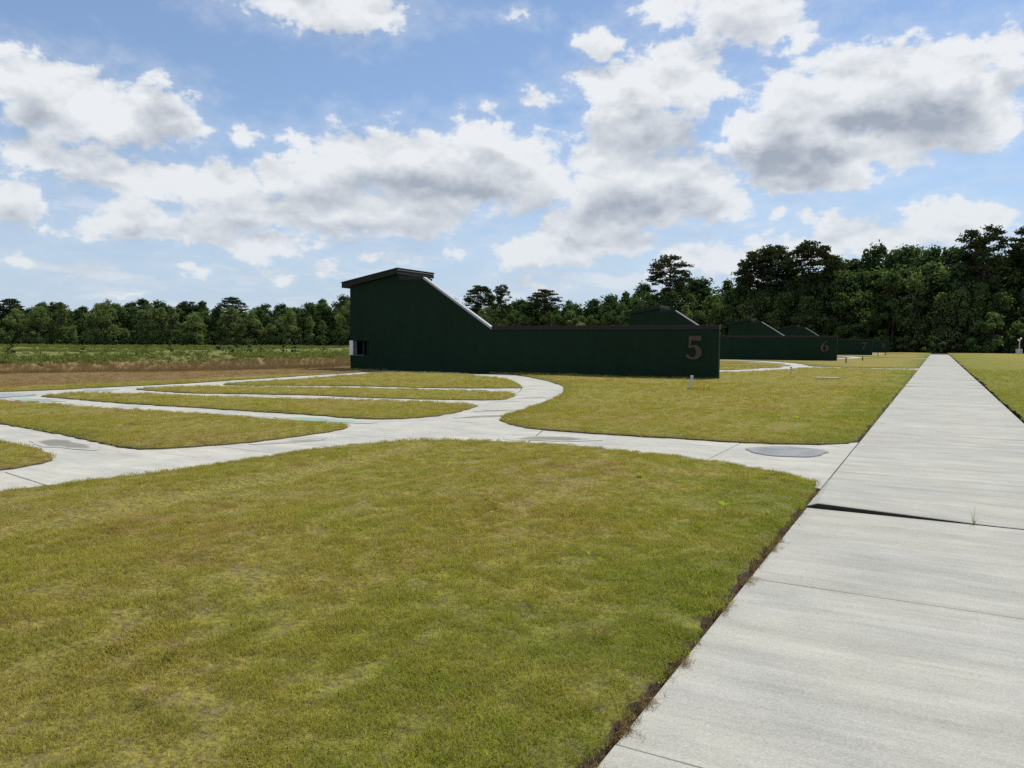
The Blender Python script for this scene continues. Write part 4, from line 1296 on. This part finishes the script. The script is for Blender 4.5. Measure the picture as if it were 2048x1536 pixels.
def build_grass():
    tufts = [tuft_mesh("grass_tuft", 26, 0.050, 0.009, 0.026, 0.0027, 1.1, 100 + i, M_BLADE) for i in range(6)]
    X, Y, Z, S = [], [], [], []
    for d0, d1, n, s0, s1 in ((1.6, 4.5, 1050, 0.6, 1.3), (4.5, 7.5, 640, 0.7, 1.4), (7.5, 12, 300, 0.9, 1.3), (12, 19, 105, 1.1, 1.6), (19, 32, 34, 1.5, 2.2), (32, 58, 8, 1.9, 2.8)):
        x, y, d = wedge(d0, d1, n)
        if d1 < 13:   # thin the blades where the lawn is bare
            keep = RNG.random(len(x)) < np.clip(5.0 * fbm(x * 5.5, y * 4.5, 41, 4) - 1.45, 0.06, 1)
            x, y, d = x[keep], y[keep], d[keep]
        for P, x0, x1, y0, y1 in LAWNS:
            if x0 > 45 or y0 > 70:
                continue
            m = (x > x0) & (x < x1) & (y > y0) & (y < y1)
            if not m.any():
                continue
            xi, yi = x[m], y[m]
            q = inside(P, xi, yi)
            xi, yi = xi[q], yi[q]
            if not len(xi):
                continue
            e = edge_dist(P, xi, yi)
            X.append(xi); Y.append(yi)
            Z.append(sod_height(xi, yi, e))
            S.append(RNG.uniform(s0, s1, len(xi)) * (0.65 + 0.7 * fbm(xi * 1.1, yi * 1.1, 51, 3)))
    # untrimmed fringe at the foot of the near wall and round the marker post
    n = 520
    fx = np.concatenate([RNG.uniform(-20.0, -8.5, n), RNG.normal(-7.2, 0.16, 26), RNG.normal(-6.9, 0.05, 8)])
    fy = np.concatenate([33.98 - np.abs(RNG.normal(0, 0.05, n)), RNG.normal(25.85, 0.12, 26), RNG.normal(25.9, 0.05, 8)])
    X.append(fx); Y.append(fy); Z.append(np.full(len(fx), 0.03))
    S.append(np.concatenate([RNG.uniform(1.6, 4.2, n) * np.clip(fbm(fx[:n] * 1.5, fx[:n] * 0, 91, 3) * 1.6, 0.4, 1.3), RNG.uniform(2, 4.5, 26), RNG.uniform(5, 9, 8)]))
    X, Y, Z, S = (np.concatenate(q) for q in (X, Y, Z, S))
    scatter("grass", "short olive and straw coloured grass blades of the mown lawns", np.stack([X, Y, Z], 1), S, tufts, 0.15)
    # dead runners hanging out along the edge of the pavement
    dead = [tuft_mesh("dead_tuft", 13, 0.030, 0.006, 0.030, 0.0020, 1.9, 200 + i, M_STRAW, tone=lambda r: r.random() ** 2.0) for i in range(4)]
    n = 620
    y = RNG.uniform(1.2, 9.1, n)
    x = -1.125 + RNG.normal(0, 0.030, n)
    cl = np.concatenate([RNG.normal(c, 0.05, 26) for c in (2.55, 2.95, 3.22, 3.75, 4.6, 5.25, 6.15, 6.45, 8.6)])
    x = np.concatenate([x, -1.085 + RNG.normal(0, 0.026, len(cl))])
    y = np.concatenate([y, cl])
    z = np.where(x > -1.085, 0.006, -0.02 + 0.03 * np.clip((-1.12 - x) / 0.08, 0, 1))
    sz = RNG.uniform(0.6, 1.2, len(x))
    # ragged turf along the far rims of the lawns
    scatter("dead_runners", "brown dead grass runners along the pavement's left edge", np.stack([x, y, z], 1), sz, dead, 0.5)
    # the stand of tall dead grass
    tall = [tuft_mesh("tall_tuft", 26, 0.16, 0.20, 0.42, 0.0085, 0.28, 300 + i, M_TALL, tone=lambda r: r.random()) for i in range(4)]
    P = TALL_EDGE + [(-62.0, 185.0), (-62.0, 9.0)]
    x, y, d = wedge(20, 130, 5.0)
    ex = np.interp(y, [q[1] for q in TALL_EDGE], [q[0] for q in TALL_EDGE])
    into = ex + 1.2 * (fbm(y * 0.3, y * 0, 61) - 0.5) - x
    k = (into > 0) & (into < 28) & (RNG.random(len(x)) < np.where(into < 4, 1.0, np.where(into < 16, 0.42, 0.22)) * np.where(d > 75, 0.35, 1.0))
    x, y, into = x[k], y[k], into[k]
    x2, y2, d2 = wedge(20, 80, 13.0)
    ex2 = np.interp(y2, [q[1] for q in TALL_EDGE], [q[0] for q in TALL_EDGE])
    in2 = ex2 + 1.2 * (fbm(y2 * 0.3, y2 * 0, 61) - 0.5) - x2
    k = (in2 > 0) & (in2 < 2.5)
    x, y = np.concatenate([x, x2[k]]), np.concatenate([y, y2[k]])
    into = np.concatenate([into, in2[k]])
    sz = RNG.uniform(0.82, 1.05, len(x)) * np.where(into < 14, 1.0, 0.75)
    scatter("tall_dead_grass", "band of tall brown dead grass between the mown strip and weedy field", np.stack([x, y, np.full(len(x), -0.09)], 1), sz, tall, 0.1)
    # the weedy field behind it
    weeds = [clump_mesh("weed_clump", 70, 0.5, 0.42, 0.085, 400 + i, M_FIELDWEED) for i in range(5)]
    x, y, d = wedge(55, 255, 1.2, 38)
    ex = np.interp(y, [q[1] for q in TALL_EDGE], [q[0] for q in TALL_EDGE])
    pat = fbm(x * 0.06, y * 0.06, 71, 4)
    into = ex - x
    k = (into > 14) & (RNG.random(len(x)) < np.clip((pat - 0.36) * 3.2, 0.08, 1) * np.clip((into - 12) / 16, 0, 1) * np.where(d > 130, 0.4, 1.0)) & (d * np.cos(np.arctan2(x, y) - HEAD) < 243)
    x, y, d = x[k], y[k], d[k]
    sz = RNG.uniform(0.35, 1.0, len(x)) * (1 + d / 500)
    scatter("field_weeds", "green weeds and scrub covering the field before the far woods", np.stack([x, y, np.full(len(x), -0.1)], 1), sz, weeds, 0.1)


# ------------------------------------------------------------------ trees
def leaf_quads(c, nrm, size, r):
    """four-cornered leaf sprays: centres, facing, size -> vertices and faces"""
    n = len(c)
    nrm = nrm / (np.linalg.norm(nrm, axis=1)[:, None] + 1e-9)
    ref = r.normal(0, 1, (n, 3))
    u = np.cross(nrm, ref)
    u /= np.linalg.norm(u, axis=1)[:, None] + 1e-9
    v = np.cross(nrm, u)
    s = np.asarray(size)[:, None]
    k = r.uniform(0.35, 0.75, (n, 1))
    b = r.uniform(-0.25, 0.25, (n, 1))
    V = np.stack([c - u * s, c + v * s * k + u * s * b, c + u * s, c - v * s * k + u * s * b], 1).reshape(-1, 3)
    F = np.arange(4 * n).reshape(-1, 4)
    return V, F


def tube_np(p0, p1, r0, r1, seg=6):
    p0, p1 = np.asarray(p0, float), np.asarray(p1, float)
    d = p1 - p0
    d /= np.linalg.norm(d) + 1e-9
    a = np.cross(d, (0.3, 0.9, 0.1))
    a /= np.linalg.norm(a)
    b = np.cross(d, a)
    t = np.linspace(0, 2 * np.pi, seg, endpoint=False)
    ring = np.cos(t)[:, None] * a + np.sin(t)[:, None] * b
    V = np.concatenate([p0 + ring * r0, p1 + ring * r1])
    F = [(i, (i + 1) % seg, seg + (i + 1) % seg, seg + i) for i in range(seg)]
    return V, F


class Acc:
    def __init__(self):
        self.v, self.f, self.t, self.n = [], [], [], 0

    def add(self, V, F, tone=None):
        self.v.append(np.asarray(V))
        self.f += [tuple(int(i) + self.n for i in q) for q in F]
        self.n += len(V)
        self.t.append(np.zeros(len(V)) if tone is None else tone)

    def build(self, name, material, smooth=False):
        me = mesh(name, np.concatenate(self.v), self.f, smooth)
        fattr(me, 'tone', np.concatenate(self.t))
        me.materials.append(material)
        return me


def broadleaf(seed, H, W, base, material, leaf=0.40, lobes=46, per=95, gap=0.0):
    """trunk and limbs, and a crown of leaf sprays grouped in uneven masses"""
    r = np.random.default_rng(seed)
    tk, cr = Acc(), Acc()
    lean = r.normal(0, 0.02, 2)
    pts = [np.array([lean[0] * H * t, lean[1] * H * t, H * t - 0.3 * (t == 0)]) for t in (0, 0.25, 0.5, 0.75)]
    rads = [0.022 * H, 0.016 * H, 0.011 * H, 0.004 * H]
    for i in range(3):
        tk.add(*tube_np(pts[i], pts[i + 1], rads[i], rads[i + 1], 7))
    L = []
    for i in range(lobes):
        z = base + (0.96 - base) * r.random() ** 0.85
        q = (z - base) / (0.96 - base)
        prof = (math.sin(math.pi * min(1, 0.20 + 0.80 * q) ** 0.9) ** 0.65) if q < 0.97 else 0.25
        rr = W * prof * math.sqrt(r.uniform(0.10, 1.0))
        a = r.uniform(0, 2 * np.pi)
        L.append((np.array([rr * math.cos(a) * r.uniform(0.85, 1.15), rr * math.sin(a), z * H]), H * r.choice((0.045, 0.065, 0.085, 0.115)) * r.uniform(0.85, 1.15)))
    for c, rr in L[:16]:
        t = r.uniform(0.25, 0.65)
        i = min(2, int(t / 0.25))
        p0 = pts[i] + (pts[i + 1] - pts[i]) * ((t - 0.25 * i) / 0.25)
        mid = (p0 + c) / 2 + np.array([0, 0, -0.02 * H])
        tk.add(*tube_np(p0, mid, 0.006 * H, 0.004 * H, 5))
        tk.add(*tube_np(mid, c, 0.004 * H, 0.001 * H, 5))
    for c, rr in L:
        m = int(per * r.uniform(0.6, 1.3))
        d = r.normal(0, 1, (m, 3))
        d /= np.linalg.norm(d, axis=1)[:, None]
        d[:, 2] = np.where((d[:, 2] < -0.2) & (r.random(m) < 0.55), -d[:, 2], d[:, 2])
        pos = c + d * (rr * r.uniform(0.35, 1.15, m) ** 0.8)[:, None] * np.array([1.1, 1.1, 0.95])
        V, F = leaf_quads(pos, d + r.normal(0, 0.7, (m, 3)) + np.array([0, 0, 0.5]), leaf * r.uniform(0.45, 1.15, m), r)
        tone = np.clip(r.normal(0.45, 0.22) + r.normal(0, 0.22, m), 0, 1)
        cr.add(V, F, np.repeat(tone, 4))
    return tk.build("trunk", M_BARK, True), cr.build("crown", material)


def pine(seed, H, bare=0.5, spread=0.19, flat=0.5, clumps=95):
    """straight bole, sparse rising limbs, flattened needle clumps in a domed head"""
    r = np.random.default_rng(seed)
    tk, cr = Acc(), Acc()
    lean = r.normal(0, 0.015, 2)
    P = lambda t: np.array([lean[0] * H * t + 0.01 * H * math.sin(3 * t + seed), lean[1] * H * t, H * t - (0.4 if t == 0 else 0)])
    ts = (0, 0.2, 0.4, 0.6, 0.8, 0.97)
    for i in range(5):
        tk.add(*tube_np(P(ts[i]), P(ts[i + 1]), (0.0140 - 0.0024 * i) * H, (0.0140 - 0.0024 * (i + 1)) * H, 8))
    for i in range(clumps):
        q = r.random() ** 0.75
        z = bare + (0.985 - bare) * q
        prof = (0.45 + 0.75 * math.sin(math.pi * min(1, q * 0.72 + 0.12))) if q < 0.75 else 1.15 * math.sqrt(max(0.02, 1 - ((q - 0.62) / 0.40) ** 2))
        if q < 0.3 and r.random() < 0.55:
            continue
        a = r.uniform(0, 2 * np.pi)
        rr = spread * H * prof * r.uniform(0.25, 1.0) ** 0.6
        c = P(z) + np.array([rr * math.cos(a), rr * math.sin(a), r.normal(0, 0.008) * H])
        if rr > 0.05 * H:
            p0 = P(max(0.3, z - r.uniform(0.02, 0.07)))
            tk.add(*tube_np(p0, (p0 + c) / 2 + np.array([0, 0, -0.006 * H]), 0.0034 * H, 0.0022 * H, 5))
            tk.add(*tube_np((p0 + c) / 2 + np.array([0, 0, -0.006 * H]), c, 0.0022 * H, 0.0008 * H, 4))
        m = int(r.uniform(42, 80))
        d = r.normal(0, 1, (m, 3))
        d /= np.linalg.norm(d, axis=1)[:, None]
        cs = H * r.uniform(0.026, 0.050)
        pos = c + d * cs * r.uniform(0.3, 1.1, (m, 1)) * np.array([1.35, 1.35, flat])
        V, F = leaf_quads(pos, r.normal(0, 1, (m, 3)), H * 0.0125 * r.uniform(0.6, 1.2, m), r)
        cr.add(V, F, np.repeat(np.clip(r.normal(0.4, 0.25, m), 0, 1), 4))
    return tk.build("trunk", M_BARK, True), cr.build("crown", M_NEEDLE)


TREELINE = [(-290.4, 120.9), (-213.5, 163.4), (-164.5, 190.5), (-133.2, 200.9), (-105.7, 199.0), (-72.2, 192.3), (-46.0, 191.9), (-17.8, 190.0), (2.3, 187.3), (20.8, 188.0), (48.0, 190.0)]
HEIGHTS = [(-290.4, 14.0), (-262.4, 14.2), (-248.4, 13.5), (-234.4, 15.6), (-220.5, 14.0), (-206.5, 13.0), (-189.7, 13.9), (-178.5, 16.0), (-165.9, 16.4), (-148.7, 16.0), (-129.4, 14.6), (-105.7, 15.2),
           (-88.3, 15.3), (-72.2, 17.2), (-65.4, 19.3), (-52.3, 17.6), (-43.6, 19.1), (-29.8, 20.5), (-19.9, 22.2), (-12.5, 25.2), (-2.5, 25.0), (2.3, 22.2), (12.6, 21.8), (16.3, 22.5), (48.0, 22.7)]
PINES = [(-268.1, 142.4, 15.1, "round-headed pine rising over the far left end of the woods"), (-257.1, 150.8, 14.3, "slim pine just above the left woods' skyline"),
         (-219.5, 173.8, 14.7, "small flat pine head above the middle of the left woods"), (-205.4, 179.3, 16.1, "leaning open pine above the left woods, second left of the trap house roof"),
         (-126.0, 207.2, 19.4, "round pine just right of the sloped flashing"), (-116.0, 203.2, 19.3, "narrow upright pine right of the round pine by the sloped flashing"),
         (-101.2, 203.2, 17.4, "flat-topped pine above the middle of the low wall numbered 5"), (-61.6, 198.1, 24.7, "tall layered pine above the roof of the second trap house"),
         (-38.8, 197.8, 25.5, "broad dark pine, left one of a close pair, above the third trap house"), (-36.0, 202.2, 26.1, "dark pine, right one of a close pair, above the third trap house"),
         (-26.6, 196.6, 26.1, "wide domed dark pine above the numeral 6"), (7.9, 193.0, 27.1, "tallest open-headed pine to the right of the pavement's far end"), (17.2, 199.0, 27.8, "tall pine cut by the right edge of the picture")]


M_LITTER = m_plain("leaf_litter", (0.045, 0.036, 0.022), 1.0, 0.4, 0.8, spec=0.05, bmp=0.5)
ZONES = [(170, "at the woods' far left end"), (330, "left of the small flat pine"), (430, "below the small flat pine"), (560, "below the leaning open pine"), (718, "left of the trap house tower"),
         (905, "behind the trap house tower"), (1010, "right of the sloped flashing"), (1130, "over the low wall's middle"), (1260, "left of the second roof"), (1440, "above the big numeral 5"),
         (1580, "above the third roof"), (1700, "above the numeral 6"), (1850, "left of the pavement's end"), (1930, "straight beyond the pavement"), (9999, "right of the pavement's end")]
NTH = ["", "second", "third", "fourth", "fifth", "sixth", "seventh", "eighth", "ninth", "tenth", "eleventh", "twelfth", "thirteenth", "fourteenth"]


def column(x, y, z=0.0):
    """how far across the view a place lies, to name things by what they stand beside"""
    d = Vector((x, y, z - 1.6))
    depth = -(d @ Vector((0.48288, -0.87402, 0.05396)))
    return 1024 + 1539 * (d @ Vector((0.87512, 0.48386, 0.00605))) / max(depth, 0.1)


def ordinal(i, n):
    if n == 2:
        return ("left of two", "right of two")[i]
    if i == 0:
        return "leftmost of the"
    if i == n - 1:
        return "rightmost of the"
    if n == 3:
        return "middle one of three"
    return "%s from left of the" % NTH[i] if i < len(NTH) else "%s from right of the" % NTH[min(n - 1 - i, len(NTH) - 1)]


def name_by_place(waiting):
    sets = {}
    for t, u, look, noun in waiting:
        z = next(p for lim, p in ZONES if u < lim)
        sets.setdefault((look, noun, z), []).append((u, t))
    for (look, noun, z), L in sets.items():
        L.sort(key=lambda q: q[0])
        for i, (u, t) in enumerate(L):
            t['label'] = ("%s %s %s" % (look, noun, z)) if len(L) == 1 else "%s %s %s %s" % (ordinal(i, len(L)), look, {"tree": "trees", "bush": "bushes"}[noun], z)


def build_woods():
    waiting = []
    H = 16.0
    dark = [broadleaf(10 + i, H, 0.30 * H * w, b, M_LEAF_DARK, 0.42, 54, 88) for i, (w, b) in enumerate(((1.0, 0.06), (1.15, 0.12), (0.85, 0.08), (1.0, 0.18), (0.7, 0.1)))]
    mid = [broadleaf(30 + i, H, 0.30 * H * w, b, M_LEAF_MID, 0.40, 50, 84) for i, (w, b) in enumerate(((1.05, 0.05), (0.9, 0.10), (1.2, 0.06), (0.75, 0.06), (0.62, 0.04)))]
    pale = [broadleaf(50 + i, H, 0.30 * H * w, b, M_LEAF_PALE, 0.36, 44, 80) for i, (w, b) in enumerate(((0.95, 0.03), (0.8, 0.04), (1.1, 0.03), (0.6, 0.03), (0.5, 0.05)))]
    bush = [broadleaf(70 + i, 4.0, 2.0, 0.05, M_LEAF_MID, 0.26, 22, 62) for i in range(3)]
    low = [broadleaf(80 + i, 1.0, 0.42, 0.02, M_LEAF_DARK, 0.085, 14, 44) for i in range(3)]

    def place(kind, pair, x, y, s, sx, label, cat, group=None, z=-0.15):
        t = empty(kind, (x, y, z), random.uniform(0, 6.28))
        t.scale = (sx, sx, s)
        obj("trunk", pair[0], None, t)
        obj("crown", pair[1], None, t)
        return tag(t, label, cat, group)

    xs = [p[0] for p in TREELINE]
    ys = [p[1] for p in TREELINE]
    hx = [p[0] for p in HEIGHTS]
    hh = [p[1] for p in HEIGHTS]
    # length along the line of the woods' edge
    seglen = [0.0]
    for i in range(len(xs) - 1):
        seglen.append(seglen[-1] + math.hypot(xs[i + 1] - xs[i], ys[i + 1] - ys[i]))

    def at(s):
        return float(np.interp(s, seglen, xs)), float(np.interp(s, seglen, ys))

    ROWS = [(0.0, 0.66, 4.6, "front"), (6.0, 0.84, 5.4, "middle"), (14.0, 1.0, 6.0, "back"), (26.0, 0.98, 8.0, "rear")]
    for off, hk, gap, row in ROWS:
        s = random.uniform(0, 3)
        while s < seglen[-1]:
            x, y = at(s)
            left = column(x, y) < 1000
            far_left = column(x, y) < 720
            s += gap * (0.75 if left else 0.9) * random.uniform(0.75, 1.25)
            x += random.uniform(-1.2, 1.2)
            y += off + random.uniform(-1.5, 1.5)
            if far_left:                      # away from the field, which on this side is up and to the left
                x -= off * 0.45
            u = column(x, y)
            if u < -110 or u > 2160 or 762 < u < 800:
                continue
            hgt = float(np.interp(x, hx, hh)) * hk * random.uniform(0.84, 1.06)
            if row == "front":
                fam, colour, kind = (pale, "pale", "young_tree") if (left or random.random() < 0.25) else (mid, "mid green", "broadleaf_tree")
                if left:
                    hgt *= random.choice((0.62, 0.90, 1.15, 1.35, 1.45))
            elif row == "middle":
                fam, colour, kind = (mid, "mid green", "broadleaf_tree") if random.random() < 0.6 else (dark, "dark green", "broadleaf_tree")
            else:
                fam, colour, kind = (dark, "dark green", "broadleaf_tree")
            sz = hgt / H
            t = place(kind, random.choice(fam), x, y, sz, max(0.52, sz * random.uniform(0.80, 1.2)), "", "tree", "%s row trees of the woods" % row)
            waiting.append((t, u, "%s %s-row" % (colour, row), "tree"))
    # scrub along the foot of the woods
    s = 1.0
    while s < seglen[-1]:
        x, y = at(s)
        u = column(x, y)
        s += random.uniform(1.9, 4.2)
        if u < -110 or u > 2160 or 762 < u < 800:
            continue
        sz = random.uniform(0.45, 1.0) * (1.0 if u < 1000 else 1.25)
        t = place("woodland_bush", random.choice(bush), x + random.uniform(-1, 1), y - 2.4 + random.uniform(-0.9, 0.9), sz * 0.8, sz, "", "bush", "bushes at the foot of the woods")
        waiting.append((t, u, "low green", "bush"))
    # deeper in, the undergrowth is one dark tangle
    pts, sz = [], []
    s = 0.0
    while s < seglen[-1]:
        x, y = at(s)
        fl = column(x, y) < 720
        s += 1.15
        for off in (4, 10, 18, 28, 40):
            o2 = off + random.uniform(-2, 3)
            pts.append((x - (o2 * 0.45 if fl else 0) + random.uniform(-1, 1), y + o2, -0.1))
            sz.append(random.uniform(0.6, 1.25) * (1 if off < 12 else 1.6 if off < 28 else 2.4))
    scatter("undergrowth", "dark tangled undergrowth between the trunks of the woods", np.array(pts), sz, [b[1] for b in bush], 0.05)
    floor_in = [(x, y - 3.0) for x, y in zip(xs, ys)]
    floor_out = [(x - (35 if x < -160 else 0), y + 75) for x, y in zip(xs, ys)]
    n = len(xs)
    vs = [(x, y, 0.09) for x, y in floor_in] + [(x, y, 0.09) for x, y in floor_out]
    struct(obj("woodland_floor", mesh("woodland_floor", vs, [(i, i + 1, n + i + 1, n + i) for i in range(n - 1)]), M_LITTER), "dark leaf litter under the trees")
    PP = [pine(900, 25.0, 0.42, 0.17, 0.55, 120), pine(901, 25.0, 0.52, 0.19, 0.45, 105), pine(902, 25.0, 0.48, 0.16, 0.5, 95), pine(903, 25.0, 0.45, 0.21, 0.5, 150)]
    pick = [0, 2, 1, 1, 0, 2, 1, 1, 3, 0, 3, 2, 0]
    for i, (x, y, h, lab) in enumerate(PINES):
        k = 1.3 if h < 20 else 1.0
        place("pine_tree", PP[pick[i]], x, y, h / 25.0, h / 25.0 * k * (0.55 if "narrow" in lab or "slim" in lab else 1.0), lab, "pine tree", "tall pines standing above the woods")
    # two bright bushes that stand out, and the dark shrubs dotted over the weedy field
    place("woodland_bush", bush[0], 9.6, 181.0, 2.0, 2.1, "large rounded green bush before the woods right of the pavement's far end", "bush")
    place("woodland_bush", bush[1], 14.6, 182.5, 1.8, 1.7, "tall green bush beside the pale utility box", "bush")
    place("woodland_bush", bush[2], -0.4, 178.5, 0.95, 1.0, "light green bush just beyond the end of the pavement", "bush")
    place("woodland_bush", bush[1], -84.0, 186.0, 2.0, 2.0, "bright green rounded bush over the middle of the low wall numbered 5", "bush")
    BUSHES = [(-194.2, 119.7, 0.9), (-126.2, 90.6, 0.7), (-96.5, 73.1, 0.9), (-102.1, 86.8, 1.1), (-84.3, 73.0, 0.65), (-80.3, 70.7, 0.8), (-82.7, 75.0, 0.8), (-78.5, 73.1, 0.6), (-80.0, 78.8, 0.75), (-79.1, 80.0, 0.7),
              (-76.8, 83.1, 0.6), (-95.4, 50.8, 0.8), (-87.6, 54.6, 0.55)]
    BUSHES.sort(key=lambda q: column(q[0], q[1]))
    for i, (x, y, s_) in enumerate(BUSHES):
        place("field_shrub", random.choice(low), x, y, s_ * 1.6, s_ * 1.7, "%s dark shrubs dotted over the weedy field" % ordinal(i, len(BUSHES)), "shrub", "dark shrubs in the weedy field")
    name_by_place(waiting)


M_TALL = m_plain("tall_dead_grass", (0.185, 0.105, 0.045), 1.0, 0.2, 3.0, spec=0.0, bmp=0.0)


def tall_material():
    m, N = mat("tall_dead_blades")
    tone = N.n('ShaderNodeAttribute', dict(attribute_name='tone')).outputs['Fac']
    col = N.mix(tone, (0.165, 0.105, 0.045), (0.32, 0.225, 0.105))
    dif = N.n('ShaderNodeBsdfDiffuse', Color=col)
    tr = N.n('ShaderNodeBsdfTranslucent', Color=col)
    mx = N.n('ShaderNodeMixShader', i0=0.35, i1=dif.outputs[0], i2=tr.outputs[0])
    m.node_tree.links.new(mx.outputs[0], N.out.inputs[0])
    return m


M_TALL = tall_material()

build_ground()
build_lawns()
build_concrete()
build_marks()
build_houses()
build_woods()
build_small()
build_grass()
